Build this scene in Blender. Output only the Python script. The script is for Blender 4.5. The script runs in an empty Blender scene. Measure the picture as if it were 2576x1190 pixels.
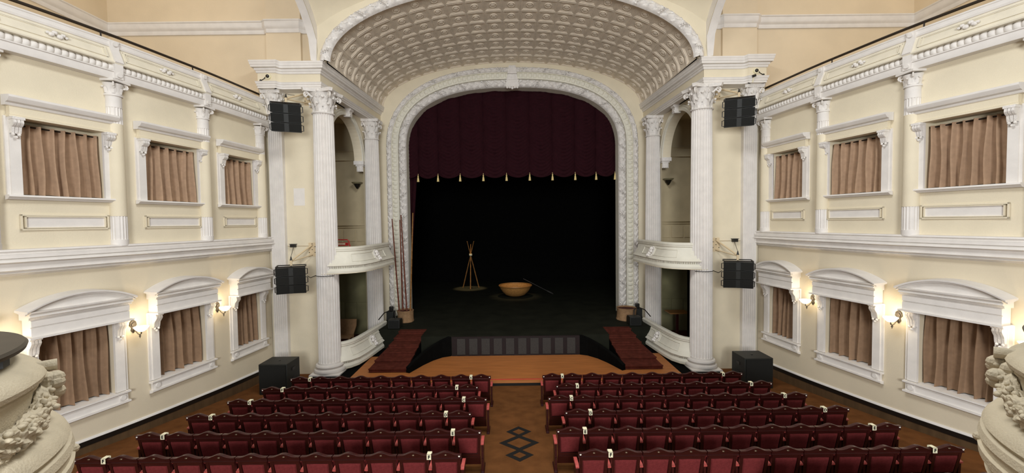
import bpy, bmesh, math, random
from mathutils import Vector, Matrix
random.seed(7)
PI = math.pi
C = bpy.context.scene.collection
SC = bpy.context.scene

# ------------------------------------------------------------------ camera, world, lights, exposure
def make_camera():
    cam = bpy.data.cameras.new('camera'); ob = bpy.data.objects.new('camera', cam); C.objects.link(ob)
    y, p, r = math.radians(0.1), math.radians(-2.0), math.radians(0.7)
    fwd = Vector((math.sin(y) * math.cos(p), math.cos(y) * math.cos(p), math.sin(p)))
    right = Vector((math.cos(y), -math.sin(y), 0)); up = right.cross(fwd)
    r2 = right * math.cos(r) - up * math.sin(r); u2 = up * math.cos(r) + right * math.sin(r)
    m = Matrix((r2, u2, -fwd)).transposed().to_4x4(); m.translation = (-0.1, 0, 5.1)
    ob.matrix_world = m
    cam.sensor_fit = 'HORIZONTAL'; cam.sensor_width = 36; cam.lens = 36 * 1060 / 2576
    cam.clip_start = 0.05; cam.clip_end = 200
    SC.camera = ob
make_camera()
W = bpy.data.worlds.new('world'); SC.world = W; W.use_nodes = True
W.node_tree.nodes['Background'].inputs[0].default_value = (0.92, 0.97, 1.04, 1)
W.node_tree.nodes['Background'].inputs[1].default_value = 0.42
SC.view_settings.view_transform = 'Standard'; SC.view_settings.look = 'None'
SC.view_settings.gamma = 1; SC.view_settings.exposure = -0.12; SC.view_settings.use_curve_mapping = False
def light(name, kind, loc, power, col, size=1.0, rot=(0, 0, 0), **kw):
    l = bpy.data.lights.new(name, kind); o = bpy.data.objects.new(name, l); C.objects.link(o)
    o.location = loc; o.rotation_euler = rot; l.energy = power; l.color = col
    if kind == 'AREA': l.shape = 'DISK'; l.size = size
    elif kind in ('POINT', 'SPOT'): l.shadow_soft_size = size
    for k, v in kw.items(): setattr(l, k, v)
    return o
light('ceiling_chandelier_light', 'AREA', (0, 6.2, 13.8), 1050, (0.98, 0.99, 1.0), 4.5)
light('added_front_fill', 'AREA', (0, -12.0, 6.8), 3700, (0.98, 0.99, 1.0), 6.0, (math.radians(96), 0, 0))  # added fill behind the camera, no real lamp, brightens vault and stage front
for _x in (-10.8, 10.8): light('gallery_lamp_light', 'POINT', (_x, 11.6, 14.4), 95, (1.0, 0.92, 0.80), 0.4)
light('stage_spot_tripod', 'SPOT', (-2.85, 27.6, 12.0), 7500, (1.0, 0.72, 0.40), 0.1, (0, 0, 0), spot_size=math.radians(12), spot_blend=0.6)
light('stage_spot_boat', 'SPOT', (0.1, 24.4, 12.0), 2000, (1.0, 0.75, 0.45), 0.1, (0, 0, 0), spot_size=math.radians(17), spot_blend=0.7)

# ------------------------------------------------------------------ materials
def lin(h):
    h = h.lstrip('#'); v = [int(h[i:i + 2], 16) / 255 for i in (0, 2, 4)]
    return [((x + 0.055) / 1.055) ** 2.4 if x > 0.04045 else x / 12.92 for x in v]
def mat(name, hexc, rough=0.7, var=0.08, scale=3.0, bump=0.0, bscale=60, metal=0.0, emit=None, estr=0, stretch=None, spec=0.3):
    m = bpy.data.materials.new(name); m.use_nodes = True; nt = m.node_tree; b = nt.nodes['Principled BSDF']
    c = lin(hexc)
    b.inputs['Roughness'].default_value = rough; b.inputs['Metallic'].default_value = metal
    b.inputs['Specular IOR Level'].default_value = spec
    tc = nt.nodes.new('ShaderNodeTexCoord'); mp = nt.nodes.new('ShaderNodeMapping'); nt.links.new(tc.outputs['Object'], mp.inputs[0])
    if stretch: mp.inputs['Scale'].default_value = stretch
    n = nt.nodes.new('ShaderNodeTexNoise'); n.inputs['Scale'].default_value = scale; n.inputs['Detail'].default_value = 6
    nt.links.new(mp.outputs[0], n.inputs['Vector'])
    r = nt.nodes.new('ShaderNodeValToRGB'); nt.links.new(n.outputs['Fac'], r.inputs[0])
    r.color_ramp.elements[0].position = 0.3; r.color_ramp.elements[1].position = 0.7
    r.color_ramp.elements[0].color = [x * (1 - var) for x in c] + [1]
    r.color_ramp.elements[1].color = [min(1, x * (1 + var)) for x in c] + [1]
    nt.links.new(r.outputs[0], b.inputs['Base Color'])
    if bump:
        n2 = nt.nodes.new('ShaderNodeTexNoise'); n2.inputs['Scale'].default_value = bscale; n2.inputs['Detail'].default_value = 4
        nt.links.new(mp.outputs[0], n2.inputs['Vector'])
        bp = nt.nodes.new('ShaderNodeBump'); bp.inputs['Strength'].default_value = bump; bp.inputs['Distance'].default_value = 0.02
        nt.links.new(n2.outputs['Fac'], bp.inputs['Height']); nt.links.new(bp.outputs[0], b.inputs['Normal'])
    if emit:
        b.inputs['Emission Color'].default_value = lin(emit) + [1]; b.inputs['Emission Strength'].default_value = estr
    return m
M = {}
M['cream'] = mat('cream_paint', '#DFD4BA', 0.75, 0.05, 1.3, 0.15, 40)
M['tan'] = mat('gallery_paint', '#DAC9AC', 0.8, 0.06, 0.8, 0.15, 30)
M['lower'] = mat('lower_wall_paint', '#D3C7AE', 0.7, 0.04, 1.0, 0.15, 40)
M['white'] = mat('white_plaster', '#E0DBD4', 0.6, 0.05, 4.0, 0.12, 80)
M['orn'] = mat('ornament_plaster', '#E3DED7', 0.6, 0.08, 12.0, 0.5, 60)
M['coffer'] = mat('coffer_plaster', '#DFD3C0', 0.7, 0.08, 5.0, 0.15, 60)
M['palecream'] = mat('pale_cream_paint', '#E1D9C4', 0.65, 0.05, 4.0, 0.1, 70)
M['bone'] = mat('bone_white_paint', '#DFDBCB', 0.55, 0.05, 4.0, 0.1, 70)
M['drape'] = mat('brown_curtain_cloth', '#A98C72', 0.95, 0.10, 9.0, 0.3, 300, spec=0.1)
M['drapeshade'] = mat('shaded_brown_curtain_cloth', '#8E735B', 0.95, 0.10, 9.0, 0.3, 300, spec=0.1)  # same cloth as the upper curtains, with the lower storey's shade in its colour
M['velvet'] = mat('maroon_velvet', '#270910', 0.9, 0.15, 8.0, 0.2, 120, spec=0.15)
M['tassel'] = mat('gold_tassel_thread', '#E0C98A', 0.7, 0.15, 40, 0.4, 200)
M['black'] = mat('black_stage_cloth', '#0B0B0A', 0.95, 0.2, 4.0, spec=0.05)
M['stagefloor'] = mat('black_stage_floor', '#1E1F17', 0.8, 0.3, 1.5, spec=0.1)
M['wood'] = mat('dark_red_wood', '#35110F', 0.32, 0.25, 5.0, 0.1, 40, stretch=(1, 1, 6), spec=0.5)
M['uph'] = mat('burgundy_upholstery', '#722E2E', 0.95, 0.14, 30.0, 0.4, 250, spec=0.1)
M['arm'] = mat('worn_red_armrest', '#B4524C', 0.4, 0.15, 12.0, spec=0.5)
M['brass'] = mat('dull_brass', '#8A7862', 0.4, 0.1, 20, metal=0.8)
M['stud'] = mat('white_enamel', '#EFEBDD', 0.4, 0.03, 20)
M['card'] = mat('cream_card', '#EDE6C4', 0.6, 0.03, 20)
M['ink'] = mat('black_ink', '#14120F', 0.8, 0.05, 20)
M['carpet'] = mat('brown_carpet', '#6B4526', 0.98, 0.22, 3.0, 0.5, 220, spec=0.05)
M['wains'] = mat('brown_wood_panel', '#54402A', 0.6, 0.2, 2.5, 0.1, 40, stretch=(3, 3, 0.4))
M['orange'] = mat('orange_wood_boards', '#AA6B39', 0.5, 0.16, 2.0, 0.1, 30, stretch=(0.5, 5, 1))
M['edge'] = mat('red_painted_nosing', '#C04A3A', 0.5, 0.1, 10)
M['stair'] = mat('red_brown_carpet', '#552A21', 0.95, 0.25, 6.0, 0.3, 150, spec=0.05)
M['speaker'] = mat('black_speaker_paint', '#1B1C18', 0.5, 0.2, 20.0, 0.2, 200, spec=0.4)
M['grille'] = mat('black_steel_grille', '#121310', 0.6, 0.2, 60.0, 0.4, 400, spec=0.3)
M['metal'] = mat('black_iron', '#15120F', 0.4, 0.15, 10.0, spec=0.5)
M['greypanel'] = mat('grey_mesh_panel', '#393633', 0.8, 0.15, 25.0, 0.3, 200)
M['maroonpanel'] = mat('dark_maroon_wood', '#180A09', 0.6, 0.2, 10)
M['bamboo'] = mat('bamboo_cane', '#8A6030', 0.5, 0.15, 14.0, spec=0.4)
M['darkpole'] = mat('dark_cane', '#6A3420', 0.5, 0.15, 14.0, spec=0.4)
M['boat'] = mat('woven_bamboo', '#A9793F', 0.75, 0.3, 22.0, 0.6, 60)
M['sack'] = mat('jute_sacking', '#9A7A5A', 0.95, 0.15, 10.0, 0.5, 90, spec=0.05)
M['sackin'] = mat('reddish_brown_lining', '#5A3A32', 0.95, 0.2, 10.0, 0.4, 60, spec=0.05)
M['bronze'] = mat('bronze_lamp_metal', '#4C443A', 0.45, 0.2, 20, metal=0.3)
M['glass'] = mat('lit_frosted_glass', '#FFF4DC', 0.4, 0.02, 10, emit='#FFE9C0', estr=14)
M['deadglass'] = mat('unlit_glass', '#8A8468', 0.3, 0.1, 10)
M['red'] = mat('red_painted_tube', '#C03030', 0.4, 0.1, 10)
M['plate'] = mat('cream_steel_plate', '#D8C4A0', 0.5, 0.08, 30)
M['rail'] = mat('dark_handrail', '#2A2119', 0.35, 0.2, 8.0, spec=0.5)
M['topboard'] = mat('grey_brown_ledge_board', '#3E372C', 0.45, 0.15, 8.0, spec=0.4)
M['stoneturret'] = mat('turret_plaster', '#C2B69C', 0.7, 0.07, 8.0, 0.3, 90)
M['dirt'] = mat('dusty_ledge_plaster', '#A08A68', 0.85, 0.15, 6.0)
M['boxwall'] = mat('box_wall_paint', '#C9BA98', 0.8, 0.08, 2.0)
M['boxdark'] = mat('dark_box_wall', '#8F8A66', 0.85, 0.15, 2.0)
M['lens'] = mat('black_lens', '#0A0A0C', 0.1, 0.02, 10, spec=0.8)

# ------------------------------------------------------------------ mesh builder
class MB:
    def __init__(s): s.v = []; s.f = []
    def add(s, vs, fs):
        o = len(s.v); s.v += [tuple(v) for v in vs]; s.f += [tuple(i + o for i in f) for f in fs]
    def box(s, c, d, mtx=None):
        x, y, z = d[0] / 2, d[1] / 2, d[2] / 2
        vs = [(sx * x, sy * y, sz * z) for sz in (-1, 1) for sy in (-1, 1) for sx in (-1, 1)]
        if mtx is not None: vs = [mtx @ Vector(v) for v in vs]
        vs = [(v[0] + c[0], v[1] + c[1], v[2] + c[2]) for v in vs]
        s.add(vs, [(0, 2, 3, 1), (4, 5, 7, 6), (0, 1, 5, 4), (2, 6, 7, 3), (0, 4, 6, 2), (1, 3, 7, 5)])
    def b6(s, x0, x1, y0, y1, z0, z1): s.box(((x0 + x1) / 2, (y0 + y1) / 2, (z0 + z1) / 2), (abs(x1 - x0), abs(y1 - y0), abs(z1 - z0)))
    def grid(s, nu, nv, f, wrapu=False, wrapv=False):
        vs = [f(i / nu, j / nv) for j in range(nv + (0 if wrapv else 1)) for i in range(nu + (0 if wrapu else 1))]
        w = nu if wrapu else nu + 1; h = nv if wrapv else nv + 1
        fs = []
        for j in range(nv):
            for i in range(nu):
                fs.append((j * w + i, j * w + (i + 1) % w, ((j + 1) % h) * w + (i + 1) % w, ((j + 1) % h) * w + i))
        s.add(vs, fs)
    def lathe(s, prof, n=24, c=(0, 0, 0), mod=None, a0=0, a1=2 * PI, cap=True):
        full = abs(a1 - a0 - 2 * PI) < 1e-6
        def f(u, v):
            k = min(int(round(v * (len(prof) - 1))), len(prof) - 1); r, z = prof[k]; a = a0 + (a1 - a0) * u
            if mod: r = mod(r, a, z)
            return (c[0] + r * math.cos(a), c[1] + r * math.sin(a), c[2] + z)
        o = len(s.v); s.grid(n, len(prof) - 1, f, wrapu=full)
        if cap and full:
            if prof[0][0] > 1e-4: s.f.append(tuple(o + i for i in range(n))[::-1])
            if prof[-1][0] > 1e-4:
                b = o + (len(prof) - 1) * n; s.f.append(tuple(b + i for i in range(n)))
    def tube(s, pts, r, n=8, cap=True):
        pts = [Vector(p) for p in pts]; rs = r if isinstance(r, (list, tuple)) else [r] * len(pts)
        o = len(s.v); ref = None
        for k, p in enumerate(pts):
            t = (pts[min(k + 1, len(pts) - 1)] - pts[max(k - 1, 0)]).normalized()
            if ref is None: ref = Vector((0, 0, 1)) if abs(t.z) < 0.9 else Vector((1, 0, 0))
            a = t.cross(ref).normalized(); b = a.cross(t).normalized(); ref = b
            for i in range(n):
                q = p + (a * math.cos(2 * PI * i / n) + b * math.sin(2 * PI * i / n)) * rs[k]; s.v.append(tuple(q))
        for k in range(len(pts) - 1):
            for i in range(n):
                s.f.append((o + k * n + i, o + k * n + (i + 1) % n, o + (k + 1) * n + (i + 1) % n, o + (k + 1) * n + i))
        if cap:
            s.f.append(tuple(o + i for i in range(n))[::-1]); b = o + (len(pts) - 1) * n; s.f.append(tuple(b + i for i in range(n)))
    def sphere(s, c, r, nu=12, nv=8):
        rr = r if isinstance(r, (list, tuple)) else (r, r, r)
        prof = [(math.sin(PI * j / nv), -math.cos(PI * j / nv)) for j in range(nv + 1)]
        s.grid(nu, nv, lambda u, v: (c[0] + rr[0] * prof[int(round(v * nv))][0] * math.cos(2 * PI * u), c[1] + rr[1] * prof[int(round(v * nv))][0] * math.sin(2 * PI * u), c[2] + rr[2] * prof[int(round(v * nv))][1]), wrapu=True)
    def prism(s, poly, f, cap=True):
        # poly: 2-D outline, f(p, k) -> 3-D point for k = 0, 1
        n = len(poly); o = len(s.v)
        s.v += [tuple(f(p, 0)) for p in poly] + [tuple(f(p, 1)) for p in poly]
        for i in range(n): s.f.append((o + i, o + (i + 1) % n, o + n + (i + 1) % n, o + n + i))
        if cap: s.f.append(tuple(o + i for i in range(n))[::-1]); s.f.append(tuple(o + n + i for i in range(n)))
    def sweep(s, path, prof, side=1, closed=False, capends=True, wrap=False):
        # path: plan points (x, y[, z]); prof: (n, z) offsets; side = +1 puts n to the left of travel
        P = [Vector((p[0], p[1])) for p in path]; zz = [p[2] if len(p) > 2 else 0 for p in path]; N = len(P); o = len(s.v); m = len(prof)
        for k in range(N):
            if closed: a = (P[k] - P[k - 1]).normalized(); b = (P[(k + 1) % N] - P[k]).normalized()
            else:
                a = (P[k] - P[k - 1]).normalized() if k else (P[1] - P[0]).normalized()
                b = (P[k + 1] - P[k]).normalized() if k < N - 1 else a
            na = Vector((-a.y, a.x)) * side; nb = Vector((-b.y, b.x)) * side
            n = (na + nb); L = n.length; n = n / L if L > 1e-6 else na
            n = n / max(0.35, n.dot(na))
            for (d, z) in prof: s.v.append((P[k].x + n.x * d, P[k].y + n.y * d, zz[k] + z))
        K = N if closed else N - 1; mm = m if wrap else m - 1
        for k in range(K):
            for j in range(mm):
                k2 = (k + 1) % N; j2 = (j + 1) % m
                s.f.append((o + k * m + j, o + k * m + j2, o + k2 * m + j2, o + k2 * m + j))
        if capends and not closed:
            s.f.append(tuple(o + j for j in range(m))[::-1]); s.f.append(tuple(o + (N - 1) * m + j for j in range(m)))

def root_loc(o):
    v = Vector((0, 0, 0))
    while o is not None: v += o.location; o = o.parent
    return v
def obj(name, mb, m, parent=None, smooth=30, bevel=0, recalc=True):
    me = bpy.data.meshes.new(name); off = root_loc(parent) if parent else Vector((0, 0, 0))
    me.from_pydata([(x - off.x, y - off.y, z - off.z) for x, y, z in mb.v], [], mb.f); me.update()
    if recalc:
        bm = bmesh.new(); bm.from_mesh(me); bmesh.ops.recalc_face_normals(bm, faces=bm.faces); bm.to_mesh(me); bm.free()
    if smooth is not None:
        me.shade_smooth(); me.set_sharp_from_angle(angle=math.radians(smooth))
    me.materials.append(M[m] if isinstance(m, str) else m)
    o = bpy.data.objects.new(name, me); C.objects.link(o)
    if parent: o.parent = parent
    if bevel:
        b = o.modifiers.new('bevel', 'BEVEL'); b.width = bevel; b.segments = 2; b.limit_method = 'ANGLE'
    return o
def tag(o, label, cat, group=None):
    o['label'] = label; o['category'] = cat
    if group: o['group'] = group
    return o
def thing(name, label, cat, loc=(0, 0, 0), group=None, kind=None):
    o = bpy.data.objects.new(name, None); C.objects.link(o); o.location = loc; o.empty_display_size = 0.2
    tag(o, label, cat, group)
    if kind: o['kind'] = kind
    return o
def struct(name, mb, m, label, cat, smooth=30):
    o = obj(name, mb, m, None, smooth); o['kind'] = 'structure'; tag(o, label, cat); return o
def structroot(name, label, cat, loc=(0, 0, 0)): return thing(name, label, cat, loc, None, 'structure')
SIDE = {-1: 'left', 1: 'right'}

# ------------------------------------------------------------------ plan of the curved side walls (s = length along wall from the stage end, n = into the hall)
KY = [0.5, 3.0, 4.5, 6.5, 8.4, 10.1, 12.4, 14.6]; KX = [12.75, 11.7, 11.1, 10.3, 9.62, 9.15, 8.72, 8.48]
def w_raw(Y):
    for i in range(len(KY) - 1):
        if Y <= KY[i + 1] or i == len(KY) - 2:
            t = (Y - KY[i]) / (KY[i + 1] - KY[i]); return KX[i] + (KX[i + 1] - KX[i]) * t
def wX(Y): return sum(w_raw(Y + d) for d in (-0.6, -0.4, -0.2, 0, 0.2, 0.4, 0.6)) / 7 if Y < 13.9 else w_raw(Y)
_tab = []; _s = 0; _p = None
for i in range(1201):
    Y = 14.6 - i * 0.0115; X = wX(Y)
    if _p: _s += math.hypot(X - _p[0], Y - _p[1])
    _tab.append((_s, X, Y)); _p = (X, Y)
def PS(s):
    import bisect
    k = max(1, min(len(_tab) - 1, bisect.bisect_left(_tab, (s, 0, 0)))); a, b = _tab[k - 1], _tab[k]
    t = (s - a[0]) / (b[0] - a[0]); return a[1] + (b[1] - a[1]) * t, a[2] + (b[2] - a[2]) * t
def WL(sd, s, n, z):
    x, y = PS(s); x0, y0 = PS(s - 0.15); x1, y1 = PS(s + 0.15); tx, ty = x1 - x0, y1 - y0; L = math.hypot(tx, ty)
    nx, ny = ty / L, -tx / L      # into the hall (towards smaller |x|)
    return (sd * (x + nx * n), y + ny * n, z)
class Frame:      # rigid local frame on the wall: s along the wall, n into the hall, z up
    def __init__(f, sd, s):
        f.o = Vector(WL(sd, s, 0, 0)); a = Vector(WL(sd, s - 0.2, 0, 0)); b = Vector(WL(sd, s + 0.2, 0, 0)); f.t = (b - a).normalized()
        f.n = (Vector(WL(sd, s, 1, 0)) - f.o)
    def __call__(f, s, n, z): p = f.o + f.t * s + f.n * n; return (p.x, p.y, z)
    def box(f, mb, s0, s1, n0, n1, z0, z1):
        vs = [f(s, n, z) for z in (z0, z1) for n in (n0, n1) for s in (s0, s1)]
        mb.add(vs, [(0, 2, 3, 1), (4, 5, 7, 6), (0, 1, 5, 4), (2, 6, 7, 3), (0, 4, 6, 2), (1, 3, 7, 5)])
    def ext(f, mb, poly, n0, n1):   # outline in (s, z) pushed from n0 to n1
        mb.prism(poly, lambda p, k: f(p[0], n1 if k else n0, p[1]))
    def prof(f, mb, prof, s0, s1):  # outline in (n, z) drawn from s0 to s1
        mb.prism(prof, lambda p, k: f(s1 if k else s0, p[0], p[1]))
def wallpath(sd, s0, s1, n=0, step=0.25):
    k = max(1, int(abs(s1 - s0) / step)); return [WL(sd, s0 + (s1 - s0) * i / k, n, 0)[:2] for i in range(k + 1)]

FZ = [(14.0, -0.16), (13.4, -0.14), (11.42, 0.0), (10.55, 0.068), (9.67, 0.13), (8.8, 0.19), (7.92, 0.235), (7.05, 0.272), (4.0, 0.40), (-2.0, 0.55)]
def floor_z(Y):
    if Y >= FZ[0][0]: return FZ[0][1]
    for a, b in zip(FZ, FZ[1:]):
        if Y >= b[0]: t = (Y - a[0]) / (b[0] - a[0]); return a[1] + (b[1] - a[1]) * t
    return FZ[-1][1]
COLS = [0.38, 2.61, 4.85, 6.92, 9.1]             # half columns between the windows, positions along the wall
UPW = [(1.31, 0.63), (3.51, 0.71), (5.765, 0.67), (8.0, 0.68)]
LOW = [(1.11, 0.54), (3.41, 0.67), (5.70, 0.645), (8.0, 0.64)]
SEND = 11.5
NTH = ['nearest the stage', 'second from the stage', 'third from the stage', 'fourth from the stage']

# ================================================================== SETTING: floor
mb = MB(); ys = [19.9, 14.0, 13.4] + [11.42, 10.55, 9.67, 8.8, 7.92, 7.05, 5.5, 4.0, 1, -2]
mb.grid(1, len(ys) - 1, lambda u, v: ((u - .5) * 30, ys[int(round(v * (len(ys) - 1)))], floor_z(ys[int(round(v * (len(ys) - 1)))])))
struct('floor', mb, 'carpet', 'brown carpeted floor sloping down between the seat rows to the stage', 'floor', None)
# diamonds woven in the aisle
def diamond(mb, cx, cy, a, b, t):
    def z(y): return floor_z(y) + 0.004
    o = [(cx + a, cy), (cx, cy + b), (cx - a, cy), (cx, cy - b)]; k = 1 - t / (a * b / math.hypot(a, b))
    i = [(cx + (x - cx) * k, cy + (y - cy) * k) for x, y in o]
    vs = [(x, y, z(y)) for x, y in o + i]; mb.add(vs, [(q, (q + 1) % 4, 4 + (q + 1) % 4, 4 + q) for q in range(4)])
mb = MB()
diamond(mb, 0.02, 9.83, 0.30, 0.30, 0.105); diamond(mb, 0.02, 9.25, 0.45, 0.40, 0.115); diamond(mb, 0.02, 8.69, 0.30, 0.27, 0.105)
tag(obj('aisle_emblem', mb, 'ink', None, None), 'black line of three linked diamonds woven in the aisle carpet', 'floor pattern')['kind'] = 'structure'

# ================================================================== SETTING: side walls
def wall_side(sd):
    nm = SIDE[sd]
    # one continuous skin with real window openings
    S = sorted(set([0, SEND] + [c + q * h for c, h in UPW + LOW for q in (-1, 1)] + [0.2 * i for i in range(int(SEND / 0.2))]))
    def skin(zs, wins, z0, z1, m, name, label, depth):
        mb = MB(); Z = sorted(set(zs + [z0, z1]))
        for a, b in zip(S, S[1:]):
            if b - a < 1e-5: continue
            for c, d in zip(Z, Z[1:]):
                sm = (a + b) / 2; zm = (c + d) / 2
                if z0 < zm < z1 and any(abs(sm - wc) < wh for wc, wh in wins): continue
                mb.add([WL(sd, a, 0, c), WL(sd, b, 0, c), WL(sd, b, 0, d), WL(sd, a, 0, d)], [(0, 1, 2, 3)])
        for wc, wh in wins:       # reveals
            for q in (-1, 1):
                s = wc + q * wh; mb.add([WL(sd, s, 0, z0), WL(sd, s, -depth, z0), WL(sd, s, -depth, z1), WL(sd, s, 0, z1)], [(0, 1, 2, 3)])
            for z in (z0, z1):
                mb.add([WL(sd, wc - wh, 0, z), WL(sd, wc + wh, 0, z), WL(sd, wc + wh, -depth, z), WL(sd, wc - wh, -depth, z)], [(0, 1, 2, 3)])
            mb.add([WL(sd, wc - wh, -depth, z0), WL(sd, wc + wh, -depth, z0), WL(sd, wc + wh, -depth, z1), WL(sd, wc - wh, -depth, z1)], [(0, 1, 2, 3)])
        return struct(name, mb, m, label, 'wall', 20)
    skin([4.3, 9.0], UPW, 5.73, 7.22, 'cream', 'wall_' + nm + '_upper', 'cream plaster upper wall curving along the ' + nm + ' side of the hall', 0.30)
    skin([-0.4, 4.3], LOW, 1.25, 2.93, 'lower', 'wall_' + nm, 'pale lower wall with arched window hoods on the ' + nm + ' side', 0.26)
    # wainscot: wood panel, black band, white ledge, all following the rake
    def rake(prof, m, name, label, cat):
        mb = MB(); N = 46; m_ = len(prof); o = len(mb.v)
        for k in range(N + 1):
            s = SEND * k / N; zt = 0.20 + 0.043 * s
            for (n, z, rel) in prof: mb.v.append(WL(sd, s, n, zt + z if rel else z))
        for k in range(N):
            for j in range(m_ - 1): mb.f.append((k * m_ + j, k * m_ + j + 1, (k + 1) * m_ + j + 1, (k + 1) * m_ + j))
        return struct(name, mb, m, label, cat)
    rake([(0.035, -0.10, 1), (0.035, -0.3, 0)], 'wains', 'trim_1_' + nm, 'brown wood dado panelling low on the ' + nm + ' side wall', 'trim')
    rake([(0, 0.0, 1), (0.05, 0.0, 1), (0.05, -0.11, 1), (0.03, -0.11, 1)], 'metal', 'baseboard_' + nm, 'black band topping the wood dado on the ' + nm + ' wall', 'trim')
    rake([(0, 0.05, 1), (0.03, 0.045, 1), (0.045, 0.012, 1), (0.045, 0.001, 1), (0, 0.001, 1)], 'white', 'trim_2_' + nm, 'thin white ledge over the black dado band, ' + nm + ' wall', 'trim')
    # string course between the storeys
    mb = MB()
    mb.sweep(wallpath(sd, 0.0, SEND), [(0, 4.69), (.17, 4.685), (.185, 4.65), (.15, 4.64), (.15, 4.60), (.20, 4.585), (.20, 4.52), (.165, 4.51), (.24, 4.485), (.255, 4.445), (.18, 4.425), (.155, 4.41), (.155, 4.30), (.18, 4.285), (.12, 4.26), (.10, 4.235), (.125, 4.222), (.05, 4.19), (0, 4.17)], side=-sd)
    struct('trim_3_' + nm, mb, 'white', 'white moulded string course between the two storeys, ' + nm + ' wall', 'trim')
    # recessed panels under the upper windows
    for i, (c, h) in enumerate(UPW[:3]):
        F = Frame(sd, c); hw = h + 0.05; r = structroot('trim_%d_%s' % (4 + i, nm), 'framed white rectangle panel under the upper window ' + NTH[i] + ', ' + nm + ' wall', 'wall panel', F(0, 0, 5.05))
        mb = MB()
        for (a, b, t, n1) in ((hw, 0.158, 0.030, 0.030), (hw - 0.06, 0.120, 0.018, 0.045)):
            zc = 5.205
            F.box(mb, -a, a, 0, n1, zc + b - t, zc + b); F.box(mb, -a, a, 0, n1, zc - b, zc - b + t)
            F.box(mb, -a, -a + t, 0, n1, zc - b, zc + b); F.box(mb, a - t, a, 0, n1, zc - b, zc + b)
        obj('frame', mb, 'cream', r)
        mb = MB(); F.box(mb, -hw + 0.075, hw - 0.075, 0, 0.012, 5.205 - 0.105, 5.205 + 0.105); obj('panel', mb, 'white', r)

def leaf(mb, base, out, up, w, h, curl, n=6):
    # acanthus leaf: strip that rises, bellies out and curls at the tip
    side = out.cross(up).normalized(); rows = []
    for i in range(n + 1):
        t = i / n; z = h * (t if t < 0.8 else 0.8 + (t - 0.8) * 0.2); o = curl * (t ** 2.2) * 1.0 + (0.02 * h if t < .9 else 0)
        if t > 0.9: z = h * 0.78
        ww = w * (0.75 + 0.35 * math.sin(t * PI)) * (1 if t < 0.7 else 1 - (t - 0.7) * 1.6)
        p = base + up * z + out * o
        rows.append([p - side * ww / 2 - out * 0.012, p - side * ww * 0.25 + out * 0.006, p + out * 0.03 * w / 0.2, p + side * ww * 0.25 + out * 0.006, p + side * ww / 2 - out * 0.012])
    o0 = len(mb.v)
    for r in rows: mb.v += [tuple(p) for p in r]
    for i in range(n):
        for j in range(4): mb.f.append((o0 + i * 5 + j, o0 + i * 5 + j + 1, o0 + (i + 1) * 5 + j + 1, o0 + (i + 1) * 5 + j))
    tip = rows[-1][2]; mb.sphere((tip.x, tip.y, tip.z), w * 0.2, 6, 4)
def volute(mb, c, ax, up, r):
    pts = []
    for i in range(15):
        a = -PI / 2 + i * 0.75; rr = r * (1 - i / 16); pts.append(Vector(c) + ax * math.cos(a) * rr + up * math.sin(a) * rr)
    mb.tube(pts, [r * 0.34 * (1 - i / 22) for i in range(15)], 6)
def capital(mb, c, r, h, rot=0.0, nleaf=8, sp=1.0):
    # Corinthian capital: astragal, bell, two leaf rings, corner volutes, concave abacus
    c = Vector(c); Z = Vector((0, 0, 1))
    prof = [(r * 1.0, 0), (r * 1.10, 0.0), (r * 1.14, h * .02), (r * 1.14, h * .05), (r * 1.04, h * .07), (r * .92, h * .08), (r * .92, h * .4), (r * .98, h * .6), (r * 1.1, h * .76), (r * 1.26, h * .86)]
    mb.lathe(prof, 28, c)
    for ring, (zb, hh, cu, ww, ph) in enumerate(((.07, .40, .30, .60, 0), (.28, .46, .36, .60, .5))):
        for k in range(nleaf):
            a = rot + 2 * PI * (k + ph) / nleaf; out = Vector((math.cos(a), math.sin(a), 0))
            leaf(mb, c + out * r * 0.95 + Z * h * zb, out, Z, r * ww * 8 / nleaf, h * hh, r * cu)
    for k in range(4):
        a = rot + PI / 4 + k * PI / 2; out = Vector((math.cos(a), math.sin(a), 0))
        volute(mb, c + out * r * 1.42 * sp + Z * h * .76, out, Z, r * 0.28)
        pts = [c + out * r * q + Z * h * zz for q, zz in ((.95, .5), (1.05, .66), (1.25 * sp, .80), (1.45 * sp, .88))]
        mb.tube(pts, [r * .10, r * .11, r * .12, r * .10], 6)
        am = a + PI / 4; om = Vector((math.cos(am), math.sin(am), 0))
        mb.sphere(tuple(c + om * r * 1.18 + Z * h * .91), (r * .17, r * .17, r * .17), 8, 6)
        for dd in (-0.18, 0.18):
            o3 = Vector((math.cos(am + dd), math.sin(am + dd), 0)); volute(mb, c + o3 * r * 1.12 + Z * h * .72, o3, Z, r * 0.15)
    ab = []
    for k in range(4):
        a = rot + PI / 4 + k * PI / 2
        for dd in (-0.09, 0.09): ab.append((math.cos(a + dd) * r * 1.82 * sp, math.sin(a + dd) * r * 1.82 * sp))
        for t in (.25, .5, .75):
            aa = a + PI / 2 * t; rr = r * (1.26 + 0.32 * abs(t - .5) * 2 * 0.6); ab.append((math.cos(aa) * rr, math.sin(aa) * rr))
    mb.prism(ab, lambda p, k: (c.x + p[0] * (1.0 if k else .94), c.y + p[1] * (1.0 if k else .94), c.z + h * (1.0 if k else .87)))
def fluted(r, depth, n=24):
    def mod(rr, a, z):
        t = (a * n / (2 * PI)) % 1.0; return rr - depth * max(0, math.sin(PI * min(1, max(0, (t - .12) / .76)))) if r else rr
    return mod
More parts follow.
